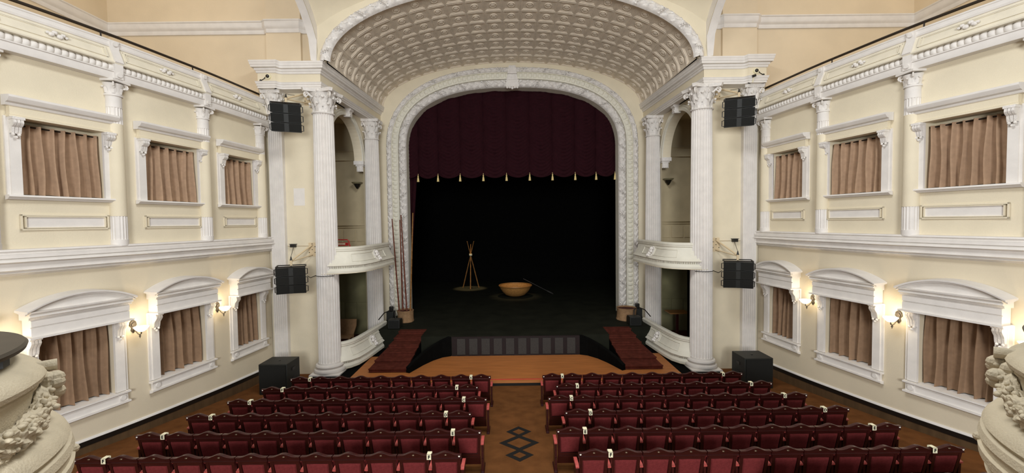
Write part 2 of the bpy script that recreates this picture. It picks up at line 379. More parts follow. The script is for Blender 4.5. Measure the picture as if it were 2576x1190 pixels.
def smallcapital(mb, c, r, h):
    c = Vector(c); Z = Vector((0, 0, 1))
    mb.lathe([(r, 0), (r * 1.16, 0), (r * 1.16, h * .1), (r * 1.02, h * .14), (r * 1.02, h * .3), (r * 1.15, h * .6), (r * 1.3, h * .78)], 16, c)
    for k in range(6):
        a = 2 * PI * k / 6 + .3; out = Vector((math.cos(a), math.sin(a), 0)); leaf(mb, c + out * r + Z * h * .15, out, Z, r * .7, h * .45, r * .3, 4)
    for k in range(4):
        a = PI / 4 + k * PI / 2; out = Vector((math.cos(a), math.sin(a), 0)); volute(mb, c + out * r * 1.4 + Z * h * .70, out, Z, r * .38)
    mb.box(tuple(c + Z * h * .93), (r * 2.9, r * 2.9, h * .14))

def half_columns(sd):
    nm = SIDE[sd]
    for i, s in enumerate(COLS[:4]):
        x, y, _ = WL(sd, s, 0.03, 0)
        wh = ['in the corner by the speakers', 'between first and second windows from the stage', 'between second and third windows from the stage', 'past the third window from the stage'][i]
        t = thing('half_column', 'cream half column %s, upper %s wall' % (wh, nm), 'column', (x, y, 4.68), 'half columns between the upper windows')
        r = 0.158; fl = fluted(r, 0.014, 16)
        mb = MB(); mb.lathe([(r * 1.06, 4.66), (r * 1.06, 4.80), (r * 1.0, 4.80)], 32, (x, y, 0)); mb.lathe([(r, 4.80), (r, 5.34)], 96, (x, y, 0), fl); obj('fluted_foot', mb, 'white', t)
        mb = MB(); mb.lathe([(r * 1.02, 5.34), (r * .98, 7.45)], 28, (x, y, 0)); obj('shaft', mb, 'cream', t)
        mb = MB(); mb.lathe([(r * .97, 7.45), (r * .94, 7.82)], 96, (x, y, 0), fl); mb.lathe([(r * .96, 7.82), (r * .94, 8.08)], 28, (x, y, 0)); obj('fluted_neck', mb, 'white', t)
        mb = MB(); smallcapital(mb, (x, y, 8.08), r * .95, 0.36); obj('capital', mb, 'white', t)

def bracket(F, mb, s, n0, zt, w, h):
    # scrolled console: fluted body tapering down, drop below
    F.box(mb, s - w / 2 - .015, s + w / 2 + .015, n0, n0 + .15, zt - .05, zt)
    prof = [(n0, zt - .05), (n0 + .14, zt - .05), (n0 + .15, zt - .11), (n0 + .12, zt - .16), (n0 + .075, zt - h * .6), (n0 + .06, zt - h * .85), (n0 + .045, zt - h), (n0, zt - h)]
    for q in (-1, 0, 1):
        F.prof(mb, prof, s + q * w / 3 - w * .14, s + q * w / 3 + w * .14)
    F.prof(mb, [(n, z) if n == n0 else (n - .018, z) for n, z in prof], s - w / 2, s + w / 2)
    for q, d in ((-1, 0), (1, 0), (0, .05)):
        p = F(s + q * w * .28, n0 + .045, zt - h - .02 - d); mb.sphere(p, .028, 6, 5)

def pleats(F, mb, s0, s1, z0, z1, n0, amp, k, seed, flare=1.0, hem=0.02):
    rnd = random.Random(seed); ph = [rnd.uniform(-1, 1) for _ in range(k + 2)]; nu = k * 18; nv = 14; am = [rnd.uniform(.45, 1.2) for _ in range(k + 2)]; dr = [rnd.uniform(-.04, .04) for _ in range(k + 2)]
    def f(u, v):
        q = u * k; i = int(q); a = am[min(i, k)]; t = q - i
        wav = (.5 - .5 * math.cos(2 * PI * min(1, t / (.34 + .36 * (a - .45) / .75)))) * (.6 + .4 * a) + .12 * math.sin(PI * t)
        vv = 1 - v
        s = s0 + (s1 - s0) * u + dr[min(i, k)] * (1 - t) * t * 3 * vv + 0.015 * math.sin(5 * vv + ph[i % len(ph)] * 3)
        n = n0 + amp * wav * (0.75 + .35 * vv * flare) + .012 * math.sin(9 * u + 3 * vv)
        z = z0 + (z1 - z0) * v - hem * wav * vv ** 6
        return F(s, n, z)
    mb.grid(nu, nv, f)
    return f

def upper_windows(sd):
    nm = SIDE[sd]
    for i, (c, h) in enumerate(UPW):
        F = Frame(sd, c); r = structroot('window_%d_%s' % (i + 1, nm), 'white framed upper storey window %s, %s wall' % (NTH[i], nm), 'window', F(0, 0, 5.62))
        mb = MB(); w = 0.16
        for q in (-1, 1): F.box(mb, *sorted((q * h, q * (h + w))), -.02, .05, 5.72, 7.24)
        for q in (-1, 1): F.box(mb, *sorted((q * (h + w), q * (h + w + .05))), -.02, .025, 5.72, 7.24)
        obj('frame', mb, 'white', r)
        mb = MB(); F.prof(mb, [(0, 5.735), (.13, 5.735), (.14, 5.70), (.11, 5.685), (.08, 5.65), (0, 5.64)], -(h + .235), h + .235); obj('sill', mb, 'white', r)
        mb = MB(); F.box(mb, -(h + .16), h + .16, 0, .10, 7.24, 7.45); F.prof(mb, [(0, 7.22), (.13, 7.22), (.13, 7.255), (.10, 7.27), (0, 7.27)], -(h + .18), h + .18); obj('lintel', mb, 'cream', r)
        mb = MB(); F.prof(mb, [(0, 7.43), (.12, 7.43), (.14, 7.46), (.13, 7.48), (.19, 7.50), (.23, 7.55), (.245, 7.575), (.245, 7.615), (0, 7.63)], -(h + .225), h + .225); obj('cornice', mb, 'white', r)
        for q in (-1, 1):
            mb = MB(); bracket(F, mb, q * (h + w / 2), .05, 7.22, .15, .31); obj('bracket', mb, 'orn', r)
        t = thing('window_curtain', 'plain brown curtain filling the upper storey window %s, %s wall' % (NTH[i], nm), 'curtain', F(0, -.1, 5.75), 'brown window curtains')
        mb = MB(); pleats(F, mb, -h + .01, h - .05, 5.765, 7.14, -.17, .14, [5, 6, 7, 7][i], 11 * i + sd + 40, 1.1); obj('cloth', mb, 'drape', t, 60)
        mb = MB(); mb.tube([F(-h, -.14, 7.11), F(h, -.14, 7.11)], .016, 8); obj('curtain_rod', mb, 'metal', t)

def arc_pts(hw, z0, rise, n=24):
    R = (hw * hw + rise * rise) / (2 * rise); a = math.asin(min(1, hw / R)); return [(R * math.sin(-a + 2 * a * k / n), z0 + rise - R + R * math.cos(-a + 2 * a * k / n)) for k in range(n + 1)]
def lower_windows(sd):
    nm = SIDE[sd]
    for i, (c, h) in enumerate(LOW):
        F = Frame(sd, c); r = structroot('window_%d_%s' % (i + 5, nm), 'lower storey window under curved white hood, %s, %s wall' % (NTH[i], nm), 'window', F(0, 0, .95))
        mb = MB(); w = .185
        for q in (-1, 1): F.box(mb, *sorted((q * h, q * (h + w))), -.02, .06, 1.27, 2.95)
        for q in (-1, 1): F.box(mb, *sorted((q * (h + w), q * (h + w + .06))), -.02, .03, 1.27, 2.95)
        obj('frame', mb, 'white', r)
        mb = MB(); F.prof(mb, [(-.26, 1.262), (.12, 1.255), (.12, 1.22), (.09, 1.20), (0, 1.20)], -(h + .25), h + .25)
        F.box(mb, -(h + .21), h + .21, 0, .07, 1.03, 1.21); F.prof(mb, [(0, .95), (.08, .97), (.11, .99), (.11, 1.03), (0, 1.03)], -(h + .25), h + .25)
        obj('sill', mb, 'white', r)
        mb = MB()
        for q in (-1, 1):
            F.box(mb, q * (h + .10) - .075, q * (h + .10) + .075, .07, .08, 1.05, 1.19)
            p = F(q * (h + .10), .08, 1.12); mb.tube([p, F(q * (h + .10), .105, 1.12)], .055, 14)
        obj('sill_rosette', mb, 'white', r)
        # hood: stepped entablature plus segmental pediment
        b = h + .19; mb = MB()
        F.box(mb, -b, b, 0, .27, 2.94, 3.14); F.prof(mb, [(0, 3.14), (.245, 3.14), (.245, 3.155), (.275, 3.165), (.275, 3.28), (.255, 3.285), (.255, 3.30), (0, 3.30)], -b, b)
        F.prof(mb, [(0, 3.30), (.28, 3.30), (.30, 3.335), (.29, 3.345), (.345, 3.365), (.345, 3.395), (.31, 3.40), (.36, 3.44), (.37, 3.47), (0, 3.475)], -(b + .04), b + .04)
        F.box(mb, -(b + .05), b + .05, 0, .34, 2.93, 2.962)
        obj('entablature', mb, 'white', r)
        hw = b + .10; rise = .26; A = arc_pts(hw, 3.47, rise)
        mb = MB(); F.ext(mb, [(-hw + .05, 3.47)] + [(x, z - .045) for x, z in A[2:-2]] + [(hw - .05, 3.47)], 0, .285); obj('tympanum', mb, 'white', r)
        mb = MB(); pr = [(0, -.005), (.30, -.075), (.33, -.06), (.33, -.035), (.39, -.025), (.40, .0), (.40, .015), (0, .03)]; m_ = len(pr); o = len(mb.v)
        for (x, z) in A:
            for (n, dz) in pr: mb.v.append(F(x, n, z + dz))
        for k in range(len(A) - 1):
            for j in range(m_): mb.f.append((o + k * m_ + j, o + k * m_ + (j + 1) % m_, o + (k + 1) * m_ + (j + 1) % m_, o + (k + 1) * m_ + j))
        mb.f.append(tuple(o + j for j in range(m_))); mb.f.append(tuple(o + (len(A) - 1) * m_ + j for j in range(m_)))
        obj('arched_cornice', mb, 'white', r)
        for q in (-1, 1):
            mb = MB(); bracket(F, mb, q * (h + w / 2), .06, 2.93, .16, .36); obj('bracket', mb, 'orn', r)
        t = thing('window_curtain', 'long brown curtain behind the lower storey window %s, %s wall' % (NTH[i], nm), 'curtain', F(0, -.3, 1.27), 'brown window curtains')
        mb = MB(); pleats(F, mb, -h + .0, h - .0, 1.29, 2.92, -.22, .13, [5, 5, 6, 6][i], 17 * i + sd + 90, 1.2, .03); obj('cloth', mb, 'drapeshade', t, 60)
        mb = MB(); mb.tube([F(-h, -.16, 2.91), F(h, -.16, 2.91)], .014, 8); obj('curtain_rod', mb, 'metal', t)

def sconce(sd, s, i):
    nm = SIDE[sd]; F = Frame(sd, s); z = 2.66
    t = thing('wall_sconce', 'lit bronze wall lamp with glass bowl %s, %s wall' % (['between first and second hoods', 'between second and third hoods', 'beyond the third hood'][i], nm), 'wall lamp', F(0, 0, z), 'lit wall lamps between the lower windows')
    mb = MB(); F.ext(mb, [(.0, 2.55), (.05, 2.62), (.03, 2.68), (.075, 2.74), (.06, 2.82), (0, 2.87), (-.06, 2.82), (-.075, 2.74), (-.03, 2.68), (-.05, 2.62)], 0, .03); F.ext(mb, [(.05 * math.cos(a * PI / 6), 2.75 + .05 * math.sin(a * PI / 6)) for a in range(12)], .03, .05); obj('backplate', mb, 'bronze', t)
    mb = MB(); pts = [F(0, .03, 2.63), F(0, .10, 2.60), F(0, .15, 2.55), F(0, .21, 2.52), F(0, .26, 2.545), F(0, .27, 2.60)]; mb.tube(pts, .013, 8); mb.sphere(F(0, .22, 2.49), .022, 8, 6); mb.tube([F(0, .22, 2.52), F(0, .22, 2.44)], .008, 6); obj('arm', mb, 'bronze', t)
    c = F(0, .27, 2.60); mb = MB()
    mb.lathe([(.02, 0), (.06, .012), (.10, .045), (.125, .09), (.145, .115), (.138, .118), (.115, .09), (.085, .05), (.04, .025), (.0, .02)], 40, c, lambda r, a, zz: r * (1 + .06 * math.sin(a * 10) * (zz / .115))); g = obj('glass_bowl', mb, 'glass', t)
    light('sconce_light', 'POINT', F(0, .27, 2.80), 4.5, (1.0, 0.92, 0.79), 0.06)

# ================================================================== top gallery parapet
def gallery_parapet(sd):
    nm = SIDE[sd]; x, y, _ = WL(sd, 3.0, 0, 8.4)
    t = thing('gallery_parapet', 'white moulded parapet of the top gallery along the %s wall' % nm, 'balcony', (x, y, 8.42))
    P = wallpath(sd, 0.16, SEND)
    mb = MB(); mb.sweep(P, [(-.02, 8.44), (.20, 8.44), (.21, 8.46), (.21, 8.60), (.235, 8.605), (.235, 8.625), (.12, 8.63)], side=-sd); obj('architrave', mb, 'white', t)
    # bead course: row of half round beads
    mb = MB(); pit = .115; nb = int((SEND - .3) / pit)
    def bf(u, v):
        s = .18 + u * nb * pit; tt = (u * nb) % 1.0; b = abs(math.sin(PI * tt)); a = PI * v
        return WL(sd, s, .14 + .072 * (.45 + .55 * b ** .5) * math.sin(a), 8.705 - .078 * math.cos(a) * (.85 + .15 * b))
    mb.grid(nb * 6, 6, bf); obj('bead_course', mb, 'white', t, 70)
    mb = MB(); mb.sweep(P, [(.12, 8.78), (.255, 8.785), (.265, 8.81), (.255, 8.83), (.225, 8.84), (.215, 8.87), (.17, 9.0), (.11, 9.13), (.09, 9.175)], side=-sd); obj('sloped_face', mb, 'palecream', t)
    mb = MB(); mb.sweep(P, [(.09, 9.17), (.115, 9.18), (.125, 9.21), (.10, 9.235), (.105, 9.30), (.12, 9.315), (.115, 9.345), (-.16, 9.345), (-.18, 9.0)], side=-sd); obj('capping', mb, 'white', t)
    # panel mouldings, medallions and blocks
    def slope(z): # n of the sloped face at height z
        T = [(8.87, .215), (9.0, .17), (9.13, .11), (9.175, .09)]
        for a, b in zip(T, T[1:]):
            if z <= b[0]: return a[1] + (b[1] - a[1]) * (z - a[0]) / (b[0] - a[0])
        return .09
    for i in range(4):
        s0, s1 = COLS[i] + .14, COLS[i + 1] - .14
        mb = MB()
        for inset, thick, h in ((.03, .028, .022), (.085, .018, .014)):
            a, b, c, d = s0 + inset, s1 - inset, 8.885 + inset * .55, 9.155 - inset * .55; k = 10
            for (u0, v0, u1, v1) in ((a, c, b, c + thick), (a, d - thick, b, d), (a, c, a + thick, d), (b - thick, c, b, d)):
                nn = k if u1 - u0 > .3 else 1
                for q in range(nn):
                    p0 = u0 + (u1 - u0) * q / nn; p1 = u0 + (u1 - u0) * (q + 1) / nn; vm = 3
                    for r_ in range(vm):
                        z0 = v0 + (v1 - v0) * r_ / vm; z1 = v0 + (v1 - v0) * (r_ + 1) / vm
                        vs = [WL(sd, p, slope(z) + hh, z) for hh in (-.01, h) for z in (z0, z1) for p in (p0, p1)]
                        mb.add(vs, [(0, 1, 3, 2), (4, 6, 7, 5), (0, 4, 5, 1), (2, 3, 7, 6), (0, 2, 6, 4), (1, 5, 7, 3)])
        obj('panel_moulding', mb, 'palecream', t)
        mb = MB(); sm = (s0 + s1) / 2
        for (ds, dz, rr) in ((-.10, .02, .045), (-.04, -.03, .055), (.03, .035, .05), (.09, -.02, .05), (.14, .0, .035), (-.15, -.01, .03)):
            zz = 9.02 + dz; mb.sphere(WL(sd, sm + ds, slope(zz) + .035, zz), (rr, rr, rr * .9), 8, 6)
        obj('medallion', mb, 'orn', t)
    for i, s in enumerate(COLS[1:4]):
        F = Frame(sd, s); mb = MB(); w = .085
        F.prof(mb, [(.1, 8.46), (.245, 8.46), (.255, 8.80), (.285, 8.83), (.27, 8.86), (.21, 9.0), (.15, 9.13), (.15, 9.33), (.0, 9.33)], -w, w)
        for z, n in ((8.54, .247), (9.25, .15)): mb.tube([F(0, n, z), F(0, n + .03, z)], .05, 14)
        obj('block', mb, 'white', t)
    h = thing('handrail', 'thin black iron rail above the %s top gallery parapet' % nm, 'railing', (x, y, 9.34))
    mb = MB(); mb.tube([WL(sd, .1 + k * .25, -.15, 9.55) for k in range(int(SEND / .25))], .035, 8); obj('rail', mb, 'rail', h)
    for s in COLS[1:5]:
        mb = MB(); mb.tube([WL(sd, s + .08, -.13, 9.347), WL(sd, s + .08, -.15, 9.55)], .016, 8); obj('post', mb, 'rail', h)

for sd in (-1, 1):
    wall_side(sd); half_columns(sd); upper_windows(sd); lower_windows(sd); gallery_parapet(sd)
    for i, s in enumerate((2.33, 4.64, 6.88)): sconce(sd, s, i)

# ================================================================== SETTING: proscenium zone
VC = 10.45                                        # spring height of the coffered vault
def vault(th, v):                                 # th = angle across, v = 0 hall end .. 1 stage end
    a = 6.12 + (5.95 - 6.12) * v; b = 2.42 + (1.98 - 2.42) * v; Y = 14.2 + 5.5 * v
    return a, b, Y
_VT = []
def _vt():
    N = 2000; L = 0; p = None; tab = [(0, 0)]
    for k in range(N + 1):
        th = PI * k / N; q = (6.03 * math.cos(th), 2.2 * math.sin(th))
        if p: L += math.hypot(q[0] - p[0], q[1] - p[1]); tab.append((L, th))
        p = q
    return tab, L
_VT, _VL = _vt()
def vth(u):
    import bisect
    s = u * _VL; k = max(1, min(len(_VT) - 1, bisect.bisect_left(_VT, (s, 0)))); a, b = _VT[k - 1], _VT[k]
    return a[1] + (b[1] - a[1]) * (s - a[0]) / max(1e-9, b[0] - a[0])
def VP(u, v, d):
    th = vth(min(1, max(0, u))); a, b, Y = vault(th, v); n = Vector((math.cos(th) / a, 0, math.sin(th) / b)).normalized()
    return (a * math.cos(th) + n.x * d, Y, VC + b * math.sin(th) + n.z * d)
NU, NV = 21, 8
mb = MB()
levels = [(.5, 0), (.480, 0), (.477, .010), (.466, .010), (.462, -.004), (.435, -.004), (.431, .010), (.395, .010), (.391, .021), (.355, .021), (.351, .032), (.30, .032)]
for i in range(NU):
    for j in range(NV):
        uc, vc = (i + .5) / NU, (j + .5) / NV; du, dv = 1 / NU, 1 / NV; o = len(mb.v); m_ = len(levels)
        for (f, d) in levels:
            for (a, b) in ((-1, -1), (0, -1), (1, -1), (1, 0), (1, 1), (0, 1), (-1, 1), (-1, 0)): mb.v.append(VP(uc + a * f * du, vc + b * f * dv, d))
        for k in range(m_ - 1):
            for q in range(8): mb.f.append((o + k * 8 + q, o + k * 8 + (q + 1) % 8, o + (k + 1) * 8 + (q + 1) % 8, o + (k + 1) * 8 + q))
        mb.f.append(tuple(o + (m_ - 1) * 8 + q for q in range(8)))
struct('ceiling', mb, 'coffer', 'plaster vault of square coffers over the front of the stage', 'ceiling', 25)
mb = MB()
ros = [(.215, .032), (.213, .010), (.195, .0), (.165, .004), (.16, .022), (.125, .020), (.115, .0), (.06, -.010), (.0, -.013)]
for i in range(NU):
    for j in range(NV):
        uc, vc = (i + .5) / NU, (j + .5) / NV
        def rf(u, v): r, d = ros[int(round(v * (len(ros) - 1)))]; a = 2 * PI * u; return VP(uc + r * math.cos(a) / NU, vc + r * math.sin(a) / NV, d)
        mb.grid(14, len(ros) - 1, rf, wrapu=True)
o_ = obj('coffer_rosettes', mb, 'coffer', None, 40); o_['kind'] = 'structure'; tag(o_, 'round rosettes set one in each coffer of the vault', 'ceiling ornament')

def curve_len(pts):
    L = [0]
    for a, b in zip(pts, pts[1:]): L.append(L[-1] + math.hypot(b[0] - a[0], b[1] - a[1]))
    return L
def curve_at(pts, L, s):
    import bisect
    k = max(1, min(len(L) - 1, bisect.bisect_left(L, s))); t = (s - L[k - 1]) / max(1e-9, L[k] - L[k - 1]); a, b = pts[k - 1], pts[k]
    k0, k1 = max(0, k - 2), min(len(pts) - 1, k + 1); tx, tz = pts[k1][0] - pts[k0][0], pts[k1][1] - pts[k0][1]; q = math.hypot(tx, tz)
    return a[0] + (b[0] - a[0]) * t, a[1] + (b[1] - a[1]) * t, tz / q, -tx / q      # point, outward normal (for travel left -> right over the top: see sign)
def band(mb, pts, Y0, o0, o1, hf, step, nv, sgn=-1):
    L = curve_len(pts); nu = int(L[-1] / step)
    def f(u, v):
        x, z, nx, nz = curve_at(pts, L, u * L[-1]); nx, nz = nx * sgn, nz * sgn; o = o0 + (o1 - o0) * v
        return (x + nx * o, Y0 - hf(u * L[-1], v, L[-1]), z + nz * o)
    mb.grid(nu, nv, f)
def leafy(H, LL, rib):
    def f(s, v, tot):
        half = s if s < tot / 2 else tot - s
        w = abs(v - .5) * 2; base = H * (max(0, 1 - w ** 2.2)) ** .6
        p = (half / LL + (0.5 if v > .5 else 0) - w * .55) % 1.0
        p2 = (half / LL + (0 if v > .5 else 0.5) + w * .8) % 1.0
        h = base * (.42 + .40 * p ** .7 + .28 * p2 ** .7)
        h += .018 * math.sin(half * 31 + v * 9) * math.sin(v * 17 + half * 13) * (base / H)
        r = abs(((half / rib + v * .28) % 1.0) - .5)
        if r < .035: h = base * 1.02
        elif r < .06: h *= .5
        return h
    return f
# proscenium opening curve (x, z): left foot, over the arch, right foot
def open_curve(a=4.92, zc=8.55, b=2.75, n=2.5, zb=0.75):
    pts = [(-a, zb + (zc - zb) * k / 30) for k in range(31)]
    for k in range(1, 120):
        th = PI - PI * k / 120; c, s = math.cos(th), math.sin(th)
        pts.append((math.copysign(abs(c) ** (2 / n), c) * a, zc + abs(s) ** (2 / n) * b))
    return pts + [(a, zc - (zc - zb) * k / 30) for k in range(31)]
OC = open_curve(); PY = 19.7
# proscenium wall around the opening
mb = MB(); inner = OC; N = len(inner) - 1
def outer(k):
    x, z = inner[k]
    if k <= 30: return (-6.9, .0 + 10.6 * k / 30)
    if k >= N - 30: return (6.9, .0 + 10.6 * (N - k) / 30)
    th = PI - PI * (k - 30) / (N - 60); return (6.9 * math.cos(th), 10.6 + 2.6 * math.sin(th))
mb.grid(N, 1, lambda u, v: ((inner[int(round(u * N))][0], PY, inner[int(round(u * N))][1]) if v < .5 else (outer(int(round(u * N)))[0], PY, outer(int(round(u * N)))[1])))
struct('wall_proscenium', mb, 'cream', 'cream wall around the arched stage opening', 'wall', None)
r = structroot('proscenium_frame', 'white plaster frame of leaves and beads around the stage opening', 'arch frame', (0, PY, .75))
mb = MB(); band(mb, OC, PY, .0, .36, leafy(.20, .30, 1.05), .035, 12); obj('inner_leaf_band', mb, 'orn', r, 50)
mb = MB()
L_ = curve_len(OC)
def strip(o0, o1, y0, y1):
    k = 150
    def f(u, v):
        x, z, nx, nz = curve_at(OC, L_, u * L_[-1]); q = [(o0, PY), (o0, y0), (o1, y1), (o1, PY)][int(round(v * 3))]; return (x - nx * q[0], q[1], z - nz * q[0])
    mb.grid(k, 3, f)
strip(.36, .385, PY - .12, PY - .12); strip(.395, .425, PY - .075, PY - .075); strip(.655, .68, PY - .10, PY - .10)
def f_(u, v): x, z, nx, nz = curve_at(OC, L_, u * L_[-1]); q = [0, .55][int(round(v))]; return (x, PY + q, z)
mb.grid(150, 1, f_); obj('fillet', mb, 'bone', r)
mb = MB()
def bead(s, v, tot):
    half = s if s < tot / 2 else tot - s; p = (half / .21) % 1.0; d = max(abs(p - .5) / .40, abs(v - .5) / .40)
    d2 = ((abs(p - .5) / .42) ** 4 + (abs(v - .5) / .42) ** 4) ** .25
    return .03 + (.055 * math.sqrt(max(0, 1 - d2 ** 3)) if d2 < 1 else 0)
band(mb, OC, PY, .425, .655, bead, .021, 9); obj('bead_band', mb, 'bone', r, 50)
mb = MB(); band(mb, OC, PY, .68, .93, leafy(.17, .26, .95), .035, 10); obj('outer_leaf_band', mb, 'orn', r, 50)
mb = MB()
def ks(w0, w1, z0, z1, y0, y1): mb.prism([(-w0, z0, y0), (w0, z0, y0), (w1, z1, y1), (-w1, z1, y1)], lambda p, k: (p[0] + .03, PY if k else p[2], p[1]))
ks(.30, .27, 11.26, 11.52, PY - .32, PY - .34); ks(.27, .20, 11.54, 11.86, PY - .24, PY - .20); ks(.21, .15, 11.88, 12.22, PY - .30, PY - .26)
for q in (-2, -1, 0, 1, 2): mb.sphere((.03 + q * .115, PY - .28, 11.24 - (.04 if q == 0 else 0)), (.065, .06, .075), 10, 6)
mb.tube([(-.27, PY - .30, 11.53), (.33, PY - .30, 11.53)], .04, 10); mb.tube([(-.18, PY - .26, 11.88), (.24, PY - .26, 11.88)], .035, 10)
obj('keystone', mb, 'orn', r)

# front arch of the vault: garland and plain ring
E1 = [(6.17 * math.cos(PI - PI * k / 160), VC + 2.50 * math.sin(PI - PI * k / 160)) for k in range(161)]
r = structroot('garland_arch', 'white leaf garland edging the front of the coffered vault', 'garland', (0, 14.1, 10.5))
mb = MB(); band(mb, E1, 14.12, -.17, .17, leafy(.20, .36, .85), .04, 12); obj('leaf_band', mb, 'orn', r, 50)
mb = MB(); k_ = 160
def z2(x): return VC + 2.72 * math.sqrt(max(0, 1 - (x / 7.1) ** 2))
ZJ = z2(6.46)
def fr(u, v):
    k = int(round(u * k_)); th = PI - PI * k / k_
    if v < .5: return (6.17 * math.cos(th), 14.14, VC + 2.5 * math.sin(th))
    q = min(k, k_ - k) / (k_ / 2); sg = -1 if k < k_ / 2 else 1
    if q < .2: return (sg * 6.46, 14.14, VC + (ZJ - VC) * q / .2)
    x = 6.46 * (1 - (q - .2) / .8); return (sg * x, 14.14, z2(x))
mb.grid(k_, 1, fr); struct('wall_arch_face', mb, 'cream', 'plain cream band round the garlanded arch', 'wall', None)
B1 = [(14.2, 10.5), (14.07, 11.15), (13.8, 11.5), (13.5, 11.8), (12.9, 12.25), (12.0, 12.72), (10.8, 13.1), (9.0, 13.4)]
B2 = [(14.14, 10.5), (14.14, ZJ), (13.85, 11.93), (13.5, 12.22), (12.9, 12.62), (12.0, 13.06), (10.8, 13.42), (9.0, 13.72)]
for sd in (-1, 1):
    nm = SIDE[sd]
    mb = MB(); o = 0
    for (y, z) in B1: mb.v += [(sd * 6.42, y, z), (sd * 6.66, y - .06, z + .02), (sd * 6.66, y + .3, z + .3), (sd * 6.42, y + .3, z + .3)]
    for k in range(len(B1) - 1):
        for j in range(4): mb.f.append((k * 4 + j, k * 4 + (j + 1) % 4, (k + 1) * 4 + (j + 1) % 4, (k + 1) * 4 + j))
    struct('trim_arch_' + nm, mb, 'white', 'white arch rib rising over the %s gallery opening' % nm, 'arch', 40)
    mb = MB()
    mb.grid(len(B1) - 1, 1, lambda u, v: ((sd * 6.415, *B1[int(round(u * 7))]) if v < .5 else (sd * 6.46, *B2[int(round(u * 7))])))
    struct('wall_arch_side_' + nm, mb, 'cream', 'cream strip beside the %s arch rib' % nm, 'wall', 40)
    mb = MB()
    def pen(u, v):
        k = u * 6; i = min(5, int(k)); t = k - i; a, b = B2[1 + i], B2[2 + i] if i < 6 else B2[-1]
        y, z = a[0] + (b[0] - a[0]) * t, a[1] + (b[1] - a[1]) * t
        x2 = 6.46 - 6.46 * (u ** .9); zz = z2(x2); p = Vector((sd * 6.46, y, z)); q = Vector((sd * x2, 14.14, zz))
        m = p.lerp(q, v); m.z += .25 * u * math.sin(PI * v); return tuple(m)
    mb.grid(18, 12, pen); struct('ceiling_pendentive_' + nm, mb, 'cream', 'curved cream pendentive between the two arches, %s side' % nm, 'ceiling', 60)

    # entablature over columns and pilaster
    EP = [(sd * x, y) for x, y in ((8.40, 14.8), (8.40, 14.06), (7.80, 14.06), (7.775, 14.12), (7.72, 14.17), (7.64, 14.20), (6.38, 14.20), (6.07, 19.72))]
    r = structroot('trim_7_' + nm, 'white and cream entablature over the %s columns' % nm, 'cornice', (sd * 6.4, 14.2, 9.6))
    mb = MB(); mb.sweep(EP, [(-.6, 9.60), (0, 9.60), (0, 9.665), (.018, 9.67), (.018, 9.735), (.036, 9.74), (.045, 9.79), (.06, 9.815), (0, 9.82), (-.3, 9.83)], side=sd); obj('architrave', mb, 'white', r)
    mb = MB(); mb.sweep(EP, [(-.01, 9.81), (-.01, 10.10)], side=sd, capends=False); obj('frieze', mb, 'cream', r)
    mb = MB(); mb.sweep(EP, [(-.3, 10.08), (.01, 10.09), (.03, 10.12), (.025, 10.15), (.06, 10.18), (.07, 10.235), (.135, 10.25), (.14, 10.315), (.155, 10.33), (.165, 10.40), (.175, 10.41), (.18, 10.46), (-.7, 10.49)], side=sd); obj('cornice', mb, 'white', r)
    # front wall between pilaster and column, and gallery wall above
    mb = MB(); mb.b6(sd * 6.62, sd * 8.7, 14.66, 14.9, -.3, 10.4); struct('wall_front_' + nm, mb, 'cream', 'cream wall between the %s fluted pilaster and the big column' % nm, 'wall', None)
    mb = MB(); mb.b6(sd * 8.7, sd * 14.0, 14.62, 14.9, 8.0, 15.5); mb.b6(sd * 6.45, sd * 8.7, 14.62, 14.9, 10.38, 15.5)
    mb.b6(sd * 7.15, sd * 8.32, 14.50, 14.7, 10.45, 15.5)
    struct('wall_gallery_' + nm, mb, 'tan', 'tan end wall of the top gallery, %s side' % nm, 'wall', None)
    mb = MB(); mb.b6(sd * 13.75, sd * 14.0, -1, 14.9, 8.0, 15.5); struct('wall_outer_' + nm, mb, 'tan', 'tan side wall at the back of the %s top gallery' % nm, 'wall', None)
    CP = [(sd * x, y) for x, y in ((6.5, 14.61), (7.08, 14.61), (7.14, 14.58), (7.2, 14.5), (8.26, 14.5), (8.34, 14.56), (8.4, 14.61), (13.75, 14.61), (13.75, 0))]
    mb = MB(); mb.sweep(CP, [(0, 11.58), (.03, 11.58), (.05, 11.62), (.05, 11.70), (.09, 11.74), (.11, 11.78), (.12, 11.81), (.12, 11.92), (.15, 11.95), (.15, 11.98), (0, 12.0)], side=-sd)
    struct('trim_8_' + nm, mb, 'white', 'white cornice round the top gallery walls, %s side' % nm, 'trim')
    mb = MB(); wp = wallpath(sd, 0, SEND, -.05); mb.prism(wp + [(sd * 14, wp[-1][1]), (sd * 14, wp[0][1])], lambda p, k: (p[0], p[1], 8.43 if k else 8.35)); struct('floor_gallery_' + nm, mb, 'tan', 'floor of the %s top gallery' % nm, 'floor', None)
    mb = MB(); mb.b6(sd * 6.9, sd * 14, -1, 14.9, 15.4, 15.5); struct('ceiling_gallery_' + nm, mb, 'tan', 'ceiling of the %s top gallery' % nm, 'ceiling', None)

    # splay wall with the two box openings
    def SX(Y): return sd * (6.62 - (Y - 14.7) * .035)
    mb = MB()
    def quad(y0, y1, z0, z1): mb.add([(SX(y0), y0, z0), (SX(y1), y1, z0), (SX(y1), y1, z1), (SX(y0), y0, z1)], [(0, 1, 2, 3)])
    YA, YB, YC = 15.2, 18.3, 18.42; yc, ra, zs = (YA + YB) / 2, (YB - YA) / 2, 7.80
    quad(14.6, YA, -.3, 9.7); quad(YC, 19.75, -.3, 9.7); quad(YB, YC, zs, 9.7); quad(YA, YC, 3.2, 3.5); quad(YA, YC, -.3, 0)
    N_ = 28
